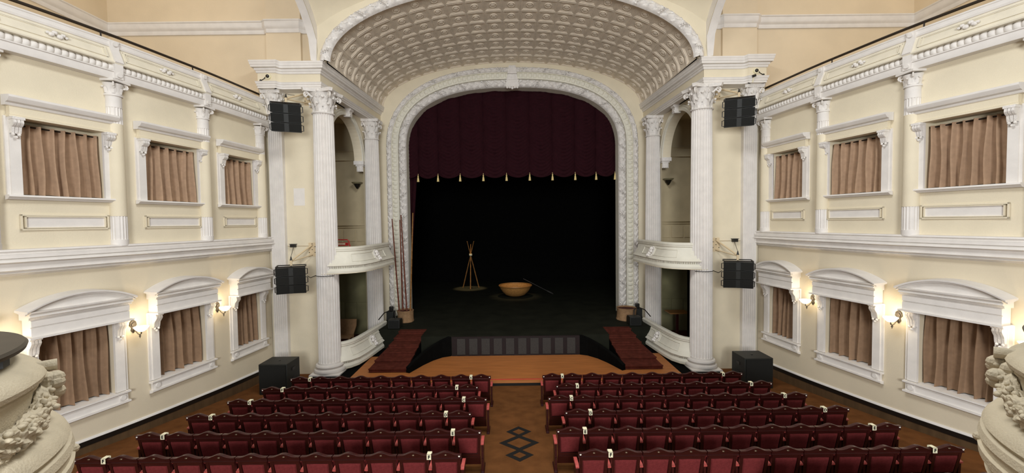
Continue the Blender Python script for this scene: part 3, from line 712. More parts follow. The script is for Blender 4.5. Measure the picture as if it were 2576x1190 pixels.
    mb.grid(N_, 1, lambda u, v: (lambda y, z: (SX(y), y, z if v < .5 else 9.7))(yc - ra * math.cos(PI * u), zs + ra * 1.0 * math.sin(PI * u)))
    mb.grid(N_, 1, lambda u, v: (lambda y, z: (SX(y) + sd * v * .34, y, z))(yc - ra * math.cos(PI * u), zs + ra * 1.0 * math.sin(PI * u)))
    mb.b6(SX(YB) + 0, SX(YB) + sd * .34, YB, YC, zs, zs + .001)
    struct('wall_box_' + nm, mb, 'cream', 'cream wall pierced by the upper and lower stage boxes, %s side' % nm, 'wall', None)
    r = structroot('trim_9_' + nm, 'moulded arch with keystone over the upper %s stage box' % nm, 'arch', (SX(yc), yc, zs))
    mb = MB()
    def av(u, v): q = [(1.0, 0), (1.0, .05), (1.06, .06), (1.065, .03), (1.11, .03), (1.115, .055), (1.14, .05), (1.14, 0)][int(round(v * 7))]; th = PI * u; y, z = yc - ra * q[0] * math.cos(th), zs + ra * q[0] * math.sin(th); return (SX(y) - sd * q[1], y, z)
    mb.grid(28, 7, av); obj('archivolt', mb, 'bone', r)
    mb = MB(); zt = zs + ra
    mb.prism([(yc - .10, zt - .06), (yc + .10, zt - .06), (yc + .15, zt + .28), (yc - .15, zt + .28)], lambda p, k: (SX(p[0]) - sd * (.20 if k else -.05), p[0], p[1]))
    mb.tube([(SX(yc) - sd * .19, yc - .15, zt + .22), (SX(yc) - sd * .19, yc + .15, zt + .22)], .07, 10); mb.tube([(SX(yc) - sd * .17, yc - .11, zt + .02), (SX(yc) - sd * .17, yc + .11, zt + .02)], .05, 10); obj('keystone', mb, 'orn', r)
    mb = MB(); mb.b6(SX(YB) - sd * .06, SX(YB) + sd * .36, YB - .04, YB + .3, zs - .16, zs); mb.b6(SX(YB) - sd * .03, SX(YB) + sd * .3, YB + .02, YB + .26, zs - .22, zs - .16)
    mb.b6(SX(YB) + sd * .0, SX(YB) + sd * .26, YB + .05, YB + .22, zs - .45, zs - .22)
    for q in (0, 1, 2): mb.tube([(SX(YB) + sd * (.04 + q * .08), YB + .05, zs - .25), (SX(YB) + sd * (.04 + q * .08), YB + .03, zs - .43)], .025, 8)
    obj('impost_bracket', mb, 'orn', r)
    # spandrel mouldings beside the arch
    # rooms behind
    mb = MB(); X0, X1 = sd * 6.5, sd * 9.4
    mb.add([(X1, 14.9, 3.4), (X1, 19.2, 3.4), (X1, 19.2, 9.6), (X1, 14.9, 9.6), (X0, 19.2, 3.4), (X0, 19.2, 9.6), (X0, 14.9, 3.4), (X0, 14.9, 9.6)], [(0, 1, 2, 3), (1, 4, 5, 2), (3, 2, 5, 7), (0, 3, 7, 6), (0, 1, 4, 6)])
    mb.b6(X0, X1, 19.12, 19.2, 5.02, 5.10); mb.b6(X0, X1, 19.14, 19.2, 4.92, 4.96); mb.b6(X0, X1, 19.12, 19.2, 7.95, 8.0); mb.b6(X0, X1, 19.14, 19.2, 8.35, 8.38)
    for q in (0, 1, 2, 3): mb.b6(sd * (6.6 + q * .6), sd * (7.12 + q * .6), 19.165, 19.2, 4.3, 4.82)
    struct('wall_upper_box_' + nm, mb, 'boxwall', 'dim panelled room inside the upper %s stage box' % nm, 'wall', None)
    mb = MB()
    mb.add([(X1, 14.9, -.1), (X1, 19.2, -.1), (X1, 19.2, 3.3), (X1, 14.9, 3.3), (X0, 19.2, -.1), (X0, 19.2, 3.3), (X0, 14.9, -.1), (X0, 14.9, 3.3)], [(0, 1, 2, 3), (1, 4, 5, 2), (3, 2, 5, 7), (0, 3, 7, 6)])
    for q in (0, 1, 2, 3): mb.b6(sd * (6.6 + q * .6), sd * (7.12 + q * .6), 19.165, 19.2, .8, 1.5)
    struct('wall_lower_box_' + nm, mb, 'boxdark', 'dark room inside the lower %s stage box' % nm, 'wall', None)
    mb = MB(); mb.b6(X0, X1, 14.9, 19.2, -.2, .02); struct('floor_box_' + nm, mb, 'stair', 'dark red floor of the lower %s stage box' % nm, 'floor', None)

    # box balconies
    BPS = ([(6.30, 14.16), (6.0, 14.22), (5.7, 14.33), (5.44, 14.52), (5.26, 14.80), (5.15, 15.25), (5.09, 15.9), (5.04, 16.7), (5.0, 17.6)],
           [(6.35, 14.40), (6.05, 14.48), (5.80, 14.68), (5.62, 15.0), (5.52, 15.5), (5.44, 16.2), (5.36, 17.0), (5.28, 17.9)])
    for lvl, (zb, dx, wh) in enumerate(((3.40, 0, 'upper'), (0.03, 0, 'lower'))):
        P = [(sd * x, y) for x, y in BPS[lvl]]
        t = thing('box_balcony', 'bone white bowed balcony front of the %s stage box, %s side' % (wh, nm), 'balcony', (sd * (5.6 + dx), 16.6, zb), 'stage box balcony fronts')
        mb = MB(); prof = [(-.5, 0), (-.02, 0), (0, .03), (0, .09), (-.04, .15), (-.05, .17), (-.06, .18)]
        mb.sweep(P, [(n, zb + z) for n, z in prof], side=sd); obj('base_moulding', mb, 'bone', t)
        LP = curve_len(P); nd = int(LP[-1] / .07); mb = MB()
        def df(u, v):
            x, y, nx, ny = curve_at(P, LP, u * LP[-1]); tt = (u * nd) % 1.0; n = -.085 + (.035 if .2 < tt < .8 else 0); return (x - sd * nx * n, y - sd * ny * n, zb + .18 + .08 * v)
        mb.grid(nd * 5, 1, df); obj('dentil_band', mb, 'bone', t, 20)
        mb = MB(); prof = [(-.12, .25), (.0, .26), (.015, .28), (.0, .30), (-.03, .32), (-.06, .36), (-.12, .46), (-.18, .58), (-.22, .70), (-.235, .76)]
        mb.sweep(P, [(n, zb + z) for n, z in prof], side=sd, capends=False); obj('bowed_face', mb, 'bone', t)
        mb = MB(); prof = [(-.24, .74), (-.215, .75), (-.20, .77), (-.205, .80), (-.19, .83), (-.195, .88), (-.23, .905), (-.34, .905), (-.36, .88), (-.36, .0)]
        mb.sweep(P, [(n, zb + z) for n, z in prof], side=sd); obj('capping', mb, 'bone', t)
        # panel lines and cartouche
        mb = MB()
        def facep(s, z):
            x, y, nx, ny = curve_at(P, LP, s); T = [(.36, -.06), (.46, -.12), (.58, -.18), (.70, -.22)]; n = -.22
            for a, b in zip(T, T[1:]):
                if a[0] <= z <= b[0]: n = a[1] + (b[1] - a[1]) * (z - a[0]) / (b[0] - a[0])
            return (lambda d: (x - sd * nx * (n + d), y - sd * ny * (n + d), zb + z))
        sc = LP[-1] * .60
        for (a, b) in ((LP[-1] * .20, sc - .26), (sc + .26, LP[-1] * .80)):
            for z0 in (.40, .655): mb.tube([facep(a + (b - a) * q / 14, z0)(.008) for q in range(15)], .013, 6)
            for s in (a, b): mb.tube([facep(s, .40 + .255 * q / 4)(.008) for q in range(5)], .013, 6)
        obj('panel_moulding', mb, 'bone', t)
        mb = MB()
        for ds, z, rr in ((0, .62, .085), (.07, .55, .07), (-.06, .52, .07), (.02, .45, .075), (.05, .37, .08), (-.04, .36, .05), (-.08, .62, .04), (.1, .64, .045)):
            mb.sphere(facep(sc + ds, z)(.05), (rr, rr, rr * .9), 10, 7)
        mb.tube([facep(sc + .20 * math.cos(a * PI / 8), .505 + .20 * math.sin(a * PI / 8))(.02) for a in range(17)], .022, 6)
        obj('cartouche', mb, 'orn', t)
        mb = MB(); o = len(mb.v); pl = P + [(sd * 6.56, P[-1][1]), (sd * 6.56, P[0][1])]; mb.prism(pl, lambda p, k: (p[0], p[1], zb + (.02 if k else .0) + .001)); obj('soffit', mb, 'cream', t, None)

    # big columns
    for (x, y, r0, r1, zb, wh, lab) in ((6.45, 14.50, .365, .33, .02, 0, 'tall white fluted column at the front of the %s stage boxes' % nm), (6.17, 18.62, .34, .29, -.2, 1, 'white fluted column at the back of the %s stage boxes, next to the stage arch' % nm)):
        t = thing('corinthian_column', lab, 'column', (sd * x, y, -.15 if not wh else 0))
        c = (sd * x, y, 0); hc = 0.80 if not wh else .86
        mb = MB()
        if not wh: mb.box((sd * x, y, -.08), (1.02, 1.02, .2))
        mb.lathe([(r0 * 1.38, zb), (r0 * 1.42, zb + .03), (r0 * 1.42, zb + .08), (r0 * 1.36, zb + .12), (r0 * 1.2, zb + .13), (r0 * 1.18, zb + .17), (r0 * 1.24, zb + .18), (r0 * 1.28, zb + .22), (r0 * 1.22, zb + .27), (r0 * 1.06, zb + .28), (r0 * 1.04, zb + .34)], 48, c)
        obj('base', mb, 'white', t)
        mb = MB(); z0, z1 = zb + .33, 9.6 - hc; fl = fluted(r0, .042)
        mb.lathe([(r0 + .01, z0), (r0, z0 + .05), (r0, z0 + 2.5), (r0 - (r0 - r1) * .3, z0 + 5), (r1, z1)], 192, c, lambda r_, a, z: fl(r_, a, z)); obj('shaft', mb, 'white', t, 50)
        mb = MB(); capital(mb, (sd * x, y, z1), r1, hc, 0, 8, 1.14 if not wh else 1.0); obj('capital', mb, 'orn', t, 50)
    # fluted corner pilaster
    t = thing('fluted_pilaster', 'flat white fluted pilaster in the corner behind the %s hanging speakers' % nm, 'pilaster', (sd * 8.12, 14.6, -.15))
    mb = MB(); hw = .235; nf = 6; poly = [(-hw, 14.68), (-hw, 14.50)]
    for k in range(nf):
        a = -hw + .03 + (2 * hw - .06) * k / nf; b = -hw + .03 + (2 * hw - .06) * (k + 1) / nf; d = (b - a)
        poly += [(a + d * .1, 14.50), (a + d * .25, 14.53), (a + d * .5, 14.545), (a + d * .75, 14.53), (a + d * .9, 14.50)]
    poly += [(hw, 14.50), (hw, 14.68)]
    mb.prism(poly, lambda p, k: (sd * (8.12 + p[0]), p[1], 8.80 if k else -.1)); obj('shaft', mb, 'white', t)
    mb = MB(); capital(mb, (sd * 8.12, 14.52, 8.80), .25, .80, 0, 8); obj('capital', mb, 'orn', t, 50)

for sd in (-1, 1):
    mb = MB(); mb.b6(sd * 6.62, sd * 7.88, 14.655, 14.665, 4.335, 4.352); struct('trim_12_' + SIDE[sd], mb, 'dirt', 'thin horizontal joint line across the ' + SIDE[sd] + ' front wall', 'trim', None)
mb = MB(); mb.b6(-7.62, -7.24, 14.656, 14.665, 5.75, 6.35); struct('trim_13', mb, 'white', 'pale rectangular paint patch on the left front wall', 'paint patch', None)

# ================================================================== stage
mb = MB(); mb.prism([(-3.6, 15.98), (3.6, 15.98), (3.6, 17.1), (5.75, 17.1), (5.75, 19.75), (9, 19.75), (9, 31), (-9, 31), (-9, 19.75), (-5.75, 19.75), (-5.75, 17.1), (-3.6, 17.1)], lambda p, k: (p[0], p[1], .75 if k else -.2))
struct('floor_stage', mb, 'stagefloor', 'black stage floor running back into the dark', 'floor', None)
mb = MB(); mb.add([(-9, 20.9, .7), (9, 20.9, .7), (9, 31, .7), (-9, 31, .7), (-9, 20.9, 14), (9, 20.9, 14), (9, 31, 14), (-9, 31, 14)], [(0, 3, 7, 4), (1, 2, 6, 5), (2, 3, 7, 6), (4, 5, 6, 7)])
mb.b6(-9, -6.8, 19.72, 20.9, .7, 14); mb.b6(6.8, 9, 19.72, 20.9, .7, 14); mb.b6(-9, 9, 19.75, 20.9, 13.2, 14)
struct('wall_stage', mb, 'black', 'black cloth walls enclosing the stage', 'wall', None)
mb = MB(); mb.b6(-5.5, 5.5, 13.32, 15.98, -.15, 0.0); struct('floor_apron', mb, 'orange', 'orange wooden platform in front of the stage', 'floor', None)
mb = MB(); mb.b6(-5.5, 5.5, 13.44, 13.52, -.02, .004); struct('trim_10', mb, 'edge', 'red nosing strip along the front of the orange platform', 'trim', None)
mb = MB(); mb.b6(-5.5, 5.5, 13.27, 13.32, -.2, -.06); struct('trim_11', mb, 'ink', 'black kick board under the orange platform edge', 'trim', None)
t = thing('stage_riser', 'dark stage riser with a row of ten grey panels', 'stage riser', (0, 15.95, 0))
mb = MB(); mb.b6(-2.42, 2.48, 15.92, 15.97, 0.0, .74); obj('board', mb, 'maroonpanel', t, None)
for k in range(10):
    mb = MB(); x = -2.06 + k * .466; mb.b6(x - .155, x + .155, 15.895, 15.925, .06, .665); obj('panel', mb, 'greypanel', t, None)
for sd in (-1, 1):
    nm = SIDE[sd]
    mb = MB(); pts = [(2.44, 15.93), (2.75, 15.78), (3.05, 15.42), (3.30, 14.95), (3.50, 14.45), (3.62, 14.15)]; o = 0
    for k, (x, y) in enumerate(pts):
        h = .75 - .56 * k / 5; mb.v += [(sd * x, y, 0), (sd * x, y, h), (sd * (x + .12), y + .06, h), (sd * (x + .12), y + .06, 0)]
    for k in range(5):
        for j in range(4): mb.f.append((k * 4 + j, k * 4 + (j + 1) % 4, (k + 1) * 4 + (j + 1) % 4, (k + 1) * 4 + j))
    mb.f += [(0, 1, 2, 3), (20, 21, 22, 23)]
    mb.add([(sd * 2.5, 15.95, .004), (sd * 2.8, 15.8, .004), (sd * 3.1, 15.4, .004), (sd * 3.35, 14.9, .004), (sd * 3.6, 14.2, .004), (sd * 3.75, 14.2, .004), (sd * 3.7, 16, .004)], [(0, 1, 2, 3, 4, 5, 6)])
    tag(obj('stage_skirt', mb, 'black', None, None), 'curved black cloth skirt between the grey panels and the %s steps' % nm, 'stage skirt')
    t = thing('stage_steps', 'red brown carpeted steps up to the stage on the %s side' % nm, 'steps', (sd * 4.4, 14.2, 0))
    for k in range(6):
        y0 = 14.22 + k * .52; zt = .02 + (k + 1) * .122; xi = 3.74 - k * .028; xo = 5.02 - k * .045 - (.12 if k > 1 else 0)
        mb = MB(); mb.b6(sd * xi, sd * xo, y0, 17.12, zt - .124, zt); mb.b6(sd * (xi - .01), sd * (xo + .01), y0 - .025, y0 + .04, zt - .035, zt + .004); obj('step', mb, 'stair', t, None)
    mb = MB(); mb.add([(sd * 3.735, 14.3, .02), (sd * 3.59, 17.1, .02), (sd * 3.59, 17.1, .74), (sd * 3.735, 14.3, .06)], [(0, 1, 2, 3)]); obj('stringer', mb, 'black', t, None)
    mb = MB(); mb.b6(sd * 5.05, sd * 6.9, 13.6, 18.4, -.2, -.02); struct('floor_pit_' + nm, mb, 'black', 'black gap under the lower %s stage box' % nm, 'floor', None)

# house curtain with tassels
TX = [-4.52, -3.57, -2.51, -1.40, -.29, .82, 1.91, 3.0, 4.0, 4.9]; CYY = 20.35
t = thing('house_curtain', 'dark maroon swagged house curtain hanging in the top of the stage arch', 'curtain', (0, CYY, 7.1))
ed = [-5.6] + TX + [5.9]
for i in range(len(ed) - 1):
    x0, x1 = ed[i], ed[i + 1]; mb = MB()
    def cf(u, v):
        q = 4 * (u - .5) ** 2; zb = 7.20 + .20 * q; z = zb + (11.55 - zb) * v
        ph = (z - .42 * q) / .17; y = CYY - .14 * math.sin(PI * u) ** .7 - .045 * abs(math.sin(PI * ph)) * (.3 + math.sin(PI * u)) - .02 * math.sin(7 * z + i * 2 + u * 5)
        return (x0 + (x1 - x0) * u, y, z)
    mb.grid(14, 150, cf); obj('swag', mb, 'velvet', t, 60)
for i, x in enumerate(TX):
    t = thing('curtain_tassel', 'gold tassel, %s from the left along the house curtain hem' % ['first', 'second', 'third', 'fourth', 'fifth', 'sixth', 'seventh', 'eighth', 'ninth', 'tenth'][i], 'tassel', (x, CYY - .06, 7.42), 'gold tassels on the house curtain')
    c = (x, CYY - .10, 0); mb = MB(); mb.tube([(x, CYY - .06, 7.44), (x, CYY - .10, 7.34)], .012, 6); obj('cord', mb, 'tassel', t)
    mb = MB(); mb.lathe([(.0, 7.36), (.03, 7.35), (.038, 7.32), (.022, 7.29), (.035, 7.27), (.05, 7.18), (.062, 7.06), (.0, 7.05)][::-1], 14, c); obj('skirt', mb, 'tassel', t)
t = thing('side_drape', 'narrow dark red side drape hanging at the left edge of the stage opening', 'curtain', (-5.1, 20.6, .75))
mb = MB(); mb.grid(24, 10, lambda u, v: (-5.6 + (.95 * (.45 + .55 * v)) * u, 20.6 - .07 * abs(math.sin(PI * 5 * u)), .76 + 6.6 * v)); obj('cloth', mb, 'velvet', t, 60)

# props
def bamboo(name, label, p0, p1, r, m, group=None, cat='bamboo pole'):
    t = thing(name, label, cat, p0, group); P0, P1 = Vector(p0), Vector(p1); L = (P1 - P0).length; n = int(L / .32); pts = []; rs = []
    for k in range(n):
        for q, e in ((0.02, 1.0), (.06, .93), (.94, .9), (.98, 1.12)): pts.append(P0.lerp(P1, (k + q) / n)); rs.append(r * e * (1.1 - .35 * k / n))
    mb = MB(); mb.tube(pts, rs, 8); obj('cane', mb, m, t)
    return t
def basket(x, y, r, h, label):
    t = thing('sack_basket', label, 'basket', (x, y, .75), 'cloth covered baskets at the stage corners')
    mb = MB(); mb.lathe([(r * 1.0, .75), (r * 1.02, .78), (r * .96, .85), (r * .95, .75 + h * .6), (r * 1.0, .75 + h - .03), (r * 1.03, .75 + h), (r * .99, .75 + h + .01), (r * .95, .75 + h - .04)], 40, (x, y, 0), lambda rr, a, z: rr * (1 + .025 * math.sin(a * 5 + z * 7) + .012 * math.sin(a * 13 + 3 * z)), cap=False); obj('sack_side', mb, 'sack', t)
    mb = MB(); mb.lathe([(r * .95, .75 + h - .05), (r * .6, .75 + h - .07), (0, .75 + h - .05)], 30, (x, y, 0), lambda rr, a, z: rr); obj('filling', mb, 'sackin', t)
basket(-4.83, 18.55, .36, .50, 'brown sacking basket holding bamboo poles at the left stage corner')
basket(4.93, 18.40, .43, .52, 'empty looking brown sacking basket at the right stage corner')
for i, (x0, x1, y0, h, m, lb) in enumerate(((-5.10, -5.33, 18.55, 4.55, 'darkpole', 'outermost dark pole standing in the left basket, nearest the box'), (-4.98, -5.03, 18.70, 4.50, 'darkpole', 'dark pole in the left basket, second from the box'), (-4.78, -4.95, 18.60, 4.72, 'darkpole', 'dark pole in the left basket, third from the box'), (-4.60, -4.40, 18.50, 4.80, 'bamboo', 'pale bamboo pole leaning out of the left basket toward the stage'))):
    bamboo('bamboo_pole', lb, (x0, y0, 1.2), (x1, y0, .75 + h), .035, m, 'poles in the left basket')
# tripod of canes
tx, ty = -2.85, 27.7; t = thing('cane_tripod', 'tripod of three tied bamboo canes under a warm spotlight', 'tripod', (tx, ty, .75))
for (ax, ay) in ((-.5, .25), (.05, -.35), (.55, .25)):
    mb = MB(); P0, P1 = Vector((tx + ax, ty + ay, .75)), Vector((tx + .08 - ax * .42, ty - ay * .42, 3.85 - (.2 if ay < 0 else 0))); pts = [P0.lerp(P1, k / 24) for k in range(25)]; mb.tube(pts, [.036 - .016 * k / 24 + (.006 if k % 4 == 0 else 0) for k in range(25)], 8); obj('cane', mb, 'bamboo', t)
mb = MB()
for z in (2.92, 2.96, 3.0): mb.tube([(tx + .06 + .085 * math.cos(a * PI / 6), ty + .085 * math.sin(a * PI / 6), z) for a in range(13)], .02, 6)
obj('tie', mb, 'card', t)
# basket boat and oar
bx, by = .10, 24.6; t = thing('basket_boat', 'round woven bamboo basket boat in the middle of the stage', 'boat', (bx, by, .75))
mb = MB(); mb.lathe([(0, .752), (.35, .76), (.58, .85), (.76, 1.03), (.88, 1.22), (.93, 1.36), (.90, 1.36), (.84, 1.2), (.70, 1.0), (.50, .86), (0, .80)], 48, (bx, by, 0)); obj('hull', mb, 'boat', t)
mb = MB(); mb.tube([(bx + .94 * math.cos(a * PI / 24), by + .94 * math.sin(a * PI / 24), 1.37) for a in range(49)], .042, 10); obj('rim', mb, 'bamboo', t)
t = thing('oar', 'thin grey oar leaning over the basket boat rim', 'oar', (2.36, 25.1, .76))
P0, P1 = Vector((2.36, 25.0, .77)), Vector((1.10, 24.68, 1.47)); d = P1 - P0; mb = MB(); mb.tube([P0 + d * .3, P0 + d * 1.42], [.02, .018], 8); obj('shaft', mb, 'greypanel', t)
mb = MB(); mb.tube([P0, P0 + d * .1, P0 + d * .25, P0 + d * .32], [.02, .04, .04, .02], 8); obj('blade', mb, 'greypanel', t)

# stage corner equipment
for sd in (-1, 1):
    nm = SIDE[sd]; x = sd * 4.98
    t = thing('stage_monitor', 'black floor monitor speaker at the top of the %s stage steps' % nm, 'speaker', (x, 17.4, .75))
    mb = MB(); mb.prism([(17.2, .76), (17.72, .76), (17.72, 1.02), (17.6, 1.12), (17.2, 1.12)], lambda p, k: (x + (.24 if k else -.24), p[0], p[1])); obj('cabinet', mb, 'speaker', t, 30, .012)
    mb = MB(); mb.b6(x - .2, x + .2, 17.185, 17.2, .80, 1.08); obj('grille', mb, 'grille', t)
    mb = MB(); pts = [(x - sd * -.05, 17.65, 1.1), (x + sd * .12, 17.8, 1.32), (x + sd * .3, 17.85, 1.40), (x + sd * .55, 17.75, 1.30), (x + sd * .78, 17.7, 1.02)]; mb.tube(pts, .022, 6); obj('cable', mb, 'metal', t)
    t = thing('stage_light_box', 'small black equipment box beside the stage arch, %s corner' % nm, 'equipment box', (sd * 5.42, 18.85, .75))
    mb = MB(); mb.b6(sd * 5.40, sd * 5.72, 18.68, 19.05, .75, 1.15); obj('case', mb, 'speaker', t, 30, .02)
    mb = MB(); mb.b6(sd * 5.46, sd * 5.62, 18.76, 18.95, 1.15, 1.36); obj('lamp_head', mb, 'metal', t, 30, .02)

# things inside the boxes
t = thing('folding_chair', 'red tubular chair showing over the upper left box balcony', 'chair', (-7.1, 17.0, 3.42))
mb = MB(); mb.tube([(-7.35, 17.0, 3.43), (-7.35, 17.0, 4.40), (-7.30, 17.0, 4.46), (-6.72, 17.0, 4.46), (-6.66, 17.0, 4.40), (-6.60, 17.02, 4.1), (-6.58, 17.05, 3.43)], .022, 8); obj('frame', mb, 'red', t)
mb = MB(); mb.b6(-7.34, -6.68, 16.99, 17.02, 4.22, 4.34); obj('backrest', mb, 'red', t)
mb = MB(); mb.b6(-7.25, -6.8, 16.98, 16.99, 4.26, 4.32); obj('label_strip', mb, 'card', t)
mb = MB(); mb.b6(-7.34, -6.66, 16.5, 17.0, 3.84, 3.88); obj('seat', mb, 'red', t)
for x in (-7.33, -6.65):
    mb = MB(); mb.tube([(x, 16.52, 3.85), (x, 16.45, 3.43)], .02, 8); obj('leg', mb, 'red', t)
t = thing('wooden_chair', 'brown wooden chair back inside the lower left stage box', 'chair', (-6.95, 17.4, .02))
mb = MB(); mb.prism([(-7.3, .5), (-6.72, .5), (-6.60, .85), (-6.58, 1.14), (-7.3, 1.14)], lambda p, k: (p[0], 17.4 + (.04 if k else 0), p[1])); obj('backrest', mb, 'sack', t)
mb = MB(); mb.b6(-7.3, -6.7, 16.95, 17.4, .44, .5); obj('seat', mb, 'sack', t)
for x in (-7.27, -6.73):
    for y in (16.98, 17.37): mb = MB(); mb.b6(x - .025, x + .025, y - .025, y + .025, .02, .44); obj('leg', mb, 'sack', t)
t = thing('side_table', 'small brown wooden table inside the lower right stage box', 'table', (6.95, 17.8, .02))
mb = MB(); mb.b6(6.50, 7.35, 17.45, 18.15, 1.16, 1.20); obj('tabletop', mb, 'bamboo', t, 30, .008)
mb = MB(); mb.b6(6.87, 6.97, 17.75, 17.85, .04, 1.16); obj('pedestal', mb, 'wood', t)
mb = MB(); mb.b6(6.67, 7.17, 17.55, 18.05, .02, .05); obj('foot', mb, 'wood', t)
t = thing('black_drape', 'black drape hanging inside the lower right stage box', 'curtain', (7.5, 17.3, .02))
mb = MB(); mb.grid(30, 6, lambda u, v: (7.1 + .9 * u, 17.2 + .05 * math.sin(u * 30), .03 + 3.2 * v)); obj('cloth', mb, 'black', t, 60)
for sd in (-1, 1):
    nm = SIDE[sd]; x = sd * 6.98; y = 19.12
    t = thing('box_wall_lamp', 'unlit bronze bowl lamp on the wall inside the upper %s stage box' % nm, 'wall lamp', (x, y, 6.85), 'unlit lamps in the upper boxes')
    mb = MB(); mb.lathe([(0, 6.66), (.03, 6.67), (.10, 6.78), (.15, 6.88), (.14, 6.88), (.02, 6.70)], 16, (x, y - .16, 0)); obj('bowl', mb, 'metal', t)
    mb = MB(); mb.lathe([(.13, 6.87), (.20, 6.90), (.24, 6.95), (.21, 6.94), (.1, 6.88)], 16, (x, y - .16, 0)); obj('glass_rim', mb, 'deadglass', t)
    mb = MB(); mb.tube([(x, y + .06, 6.85), (x, y - .05, 6.80), (x, y - .14, 6.76)], .02, 6); mb.b6(x - .05, x + .05, y + .04, y + .075, 6.78, 6.98); obj('arm', mb, 'metal', t)

# ================================================================== hanging speakers, subwoofers, cameras
def line_array(sd, zc, lvl):
    nm = SIDE[sd]; wh = ['upper', 'lower'][lvl]
    x, y = sd * 7.24, 13.62; t = thing('line_array_speaker', '%s black three cabinet speaker hanging beside the %s big column' % (wh, nm), 'speaker', (x, y, zc), 'hanging black speaker stacks')
    toe = math.radians(21) * -sd; R = Matrix.Rotation(toe, 3, 'Z') @ Matrix.Rotation(math.radians([9, 3][lvl]), 3, 'X')
    def T(p): q = R @ (Vector(p) * .92); return (x + q.x, y + q.y, zc + q.z)
    for k in range(3):
        z1 = .46 - k * .315; z0 = z1 - .295; mb = MB()
        pl = [(-.47, -.20), (-.06, -.15), (0, -.165), (.06, -.15), (.47, -.20), (.43, .24), (-.43, .24)]
        lean = .03 * k
        mb.prism(pl, lambda p, q: T((p[0], p[1] + lean * (1 if not q else .5), z1 if q else z0))); c = obj('cabinet', mb, 'speaker', t, 30)
        for q in (-1, 1):
            mb = MB(); mb.prism([(q * .46, -.215), (q * .075, -.165), (q * .075, -.150), (q * .46, -.198)], lambda p, w: T((p[0], p[1] + lean * (1 if not w else .5), (z1 - .015) if w else (z0 + .015)))); obj('grille', mb, 'grille', c, 30)
            mb = MB(); mb.tube([T((q * .455, -.08 + lean, z1 - .05)), T((q * .52, -.08 + lean, z1 - .06)), T((q * .52, -.08 + lean, z0 + .05)), T((q * .455, -.08 + lean, z0 + .04))], .014, 6); obj('handle', mb, 'metal', c)
    mb = MB()
    for a, b in (((-.45, -.2), (.45, -.2)), ((-.45, .22), (.45, .22)), ((-.45, -.2), (-.45, .22)), ((.45, -.2), (.45, .22)), ((0, -.2), (0, .22))): mb.tube([T((a[0], a[1], .50)), T((b[0], b[1], .50))], .018, 6)
    for a in ((-.45, -.2), (.45, -.2), (-.45, .22), (.45, .22)): mb.tube([T((a[0], a[1], .50)), T((a[0], a[1], .44))], .014, 6)
    obj('flying_frame', mb, 'metal', t)
    px = x - sd * .22; pz = zc + .92; top = T((0, .05, .50))
    mb = MB(); mb.tube([top, (top[0], top[1], top[2] + .18)], .035, 8); mb.tube([(top[0], top[1], top[2] + .16), (px, 14.62, pz + .16)], .03, 8); mb.tube([(top[0], top[1], top[2] + .14), (px, 14.62, pz - .18)], .022, 8); obj('bracket_arm', mb, 'plate', t)
    mb = MB(); mb.b6(px - .13, px + .13, 14.64, 14.66, pz - .24, pz + .24); pl = obj('wall_plate', mb, 'plate', t, None)
    mb = MB()
    for i in (-1, 0, 1):
        for j in (-2, -1, 0, 1, 2): 
            if (i + j) % 2 == 0: mb.tube([(px + i * .10, 14.64, pz + j * .10), (px + i * .10, 14.615, pz + j * .10)], .014, 6)
    obj('bolt', mb, 'metal', pl)
    mb = MB(); mb.lathe([(.045, top[2] + .18), (.03, top[2] + .21), (.012, top[2] + .30)], 10, (top[0], top[1], 0)); obj('cable_boot', mb, 'metal', t)
    if lvl:
        jx = x + sd * .42; jz = 4.36
        mb = MB(); mb.tube([(top[0], top[1], top[2] + .3), (jx - sd * .1, 14.3, jz - .25), (jx, 14.6, jz - .062)], .008, 6); obj('cable', mb, 'metal', t)
        mb = MB(); zz = zc + .04; mb.tube([T((-sd * .5, .1, .1)), (sd * 6.95, 14.3, zz - .06), (sd * 6.84, 14.52, zz)] + [(sd * 6.45 + .375 * math.cos(a) , 14.5 + .375 * math.sin(a), zz) for a in [(0 if sd > 0 else PI) + (-1 if sd > 0 else 1) * q * PI / 10 for q in range(0, 9)]], .012, 6); obj('column_cable', mb, 'metal', t)
        j = thing('junction_box', 'small black box on the wall above the %s lower hanging speaker' % nm, 'junction box', (jx, 14.6, jz))
        mb = MB(); mb.b6(jx - .085, jx + .085, 14.54, 14.66, jz - .05, jz + .05); mb.b6(jx - .11, jx + .11, 14.52, 14.66, jz + .05, jz + .065); obj('case', mb, 'metal', j, None)
    else:
        mb = MB(); mb.tube([(top[0], top[1], top[2] + .3), (top[0], 14.3, top[2] + .45), (px + sd * .1, 14.6, top[2] + .6)], .008, 6); obj('cable', mb, 'metal', t)
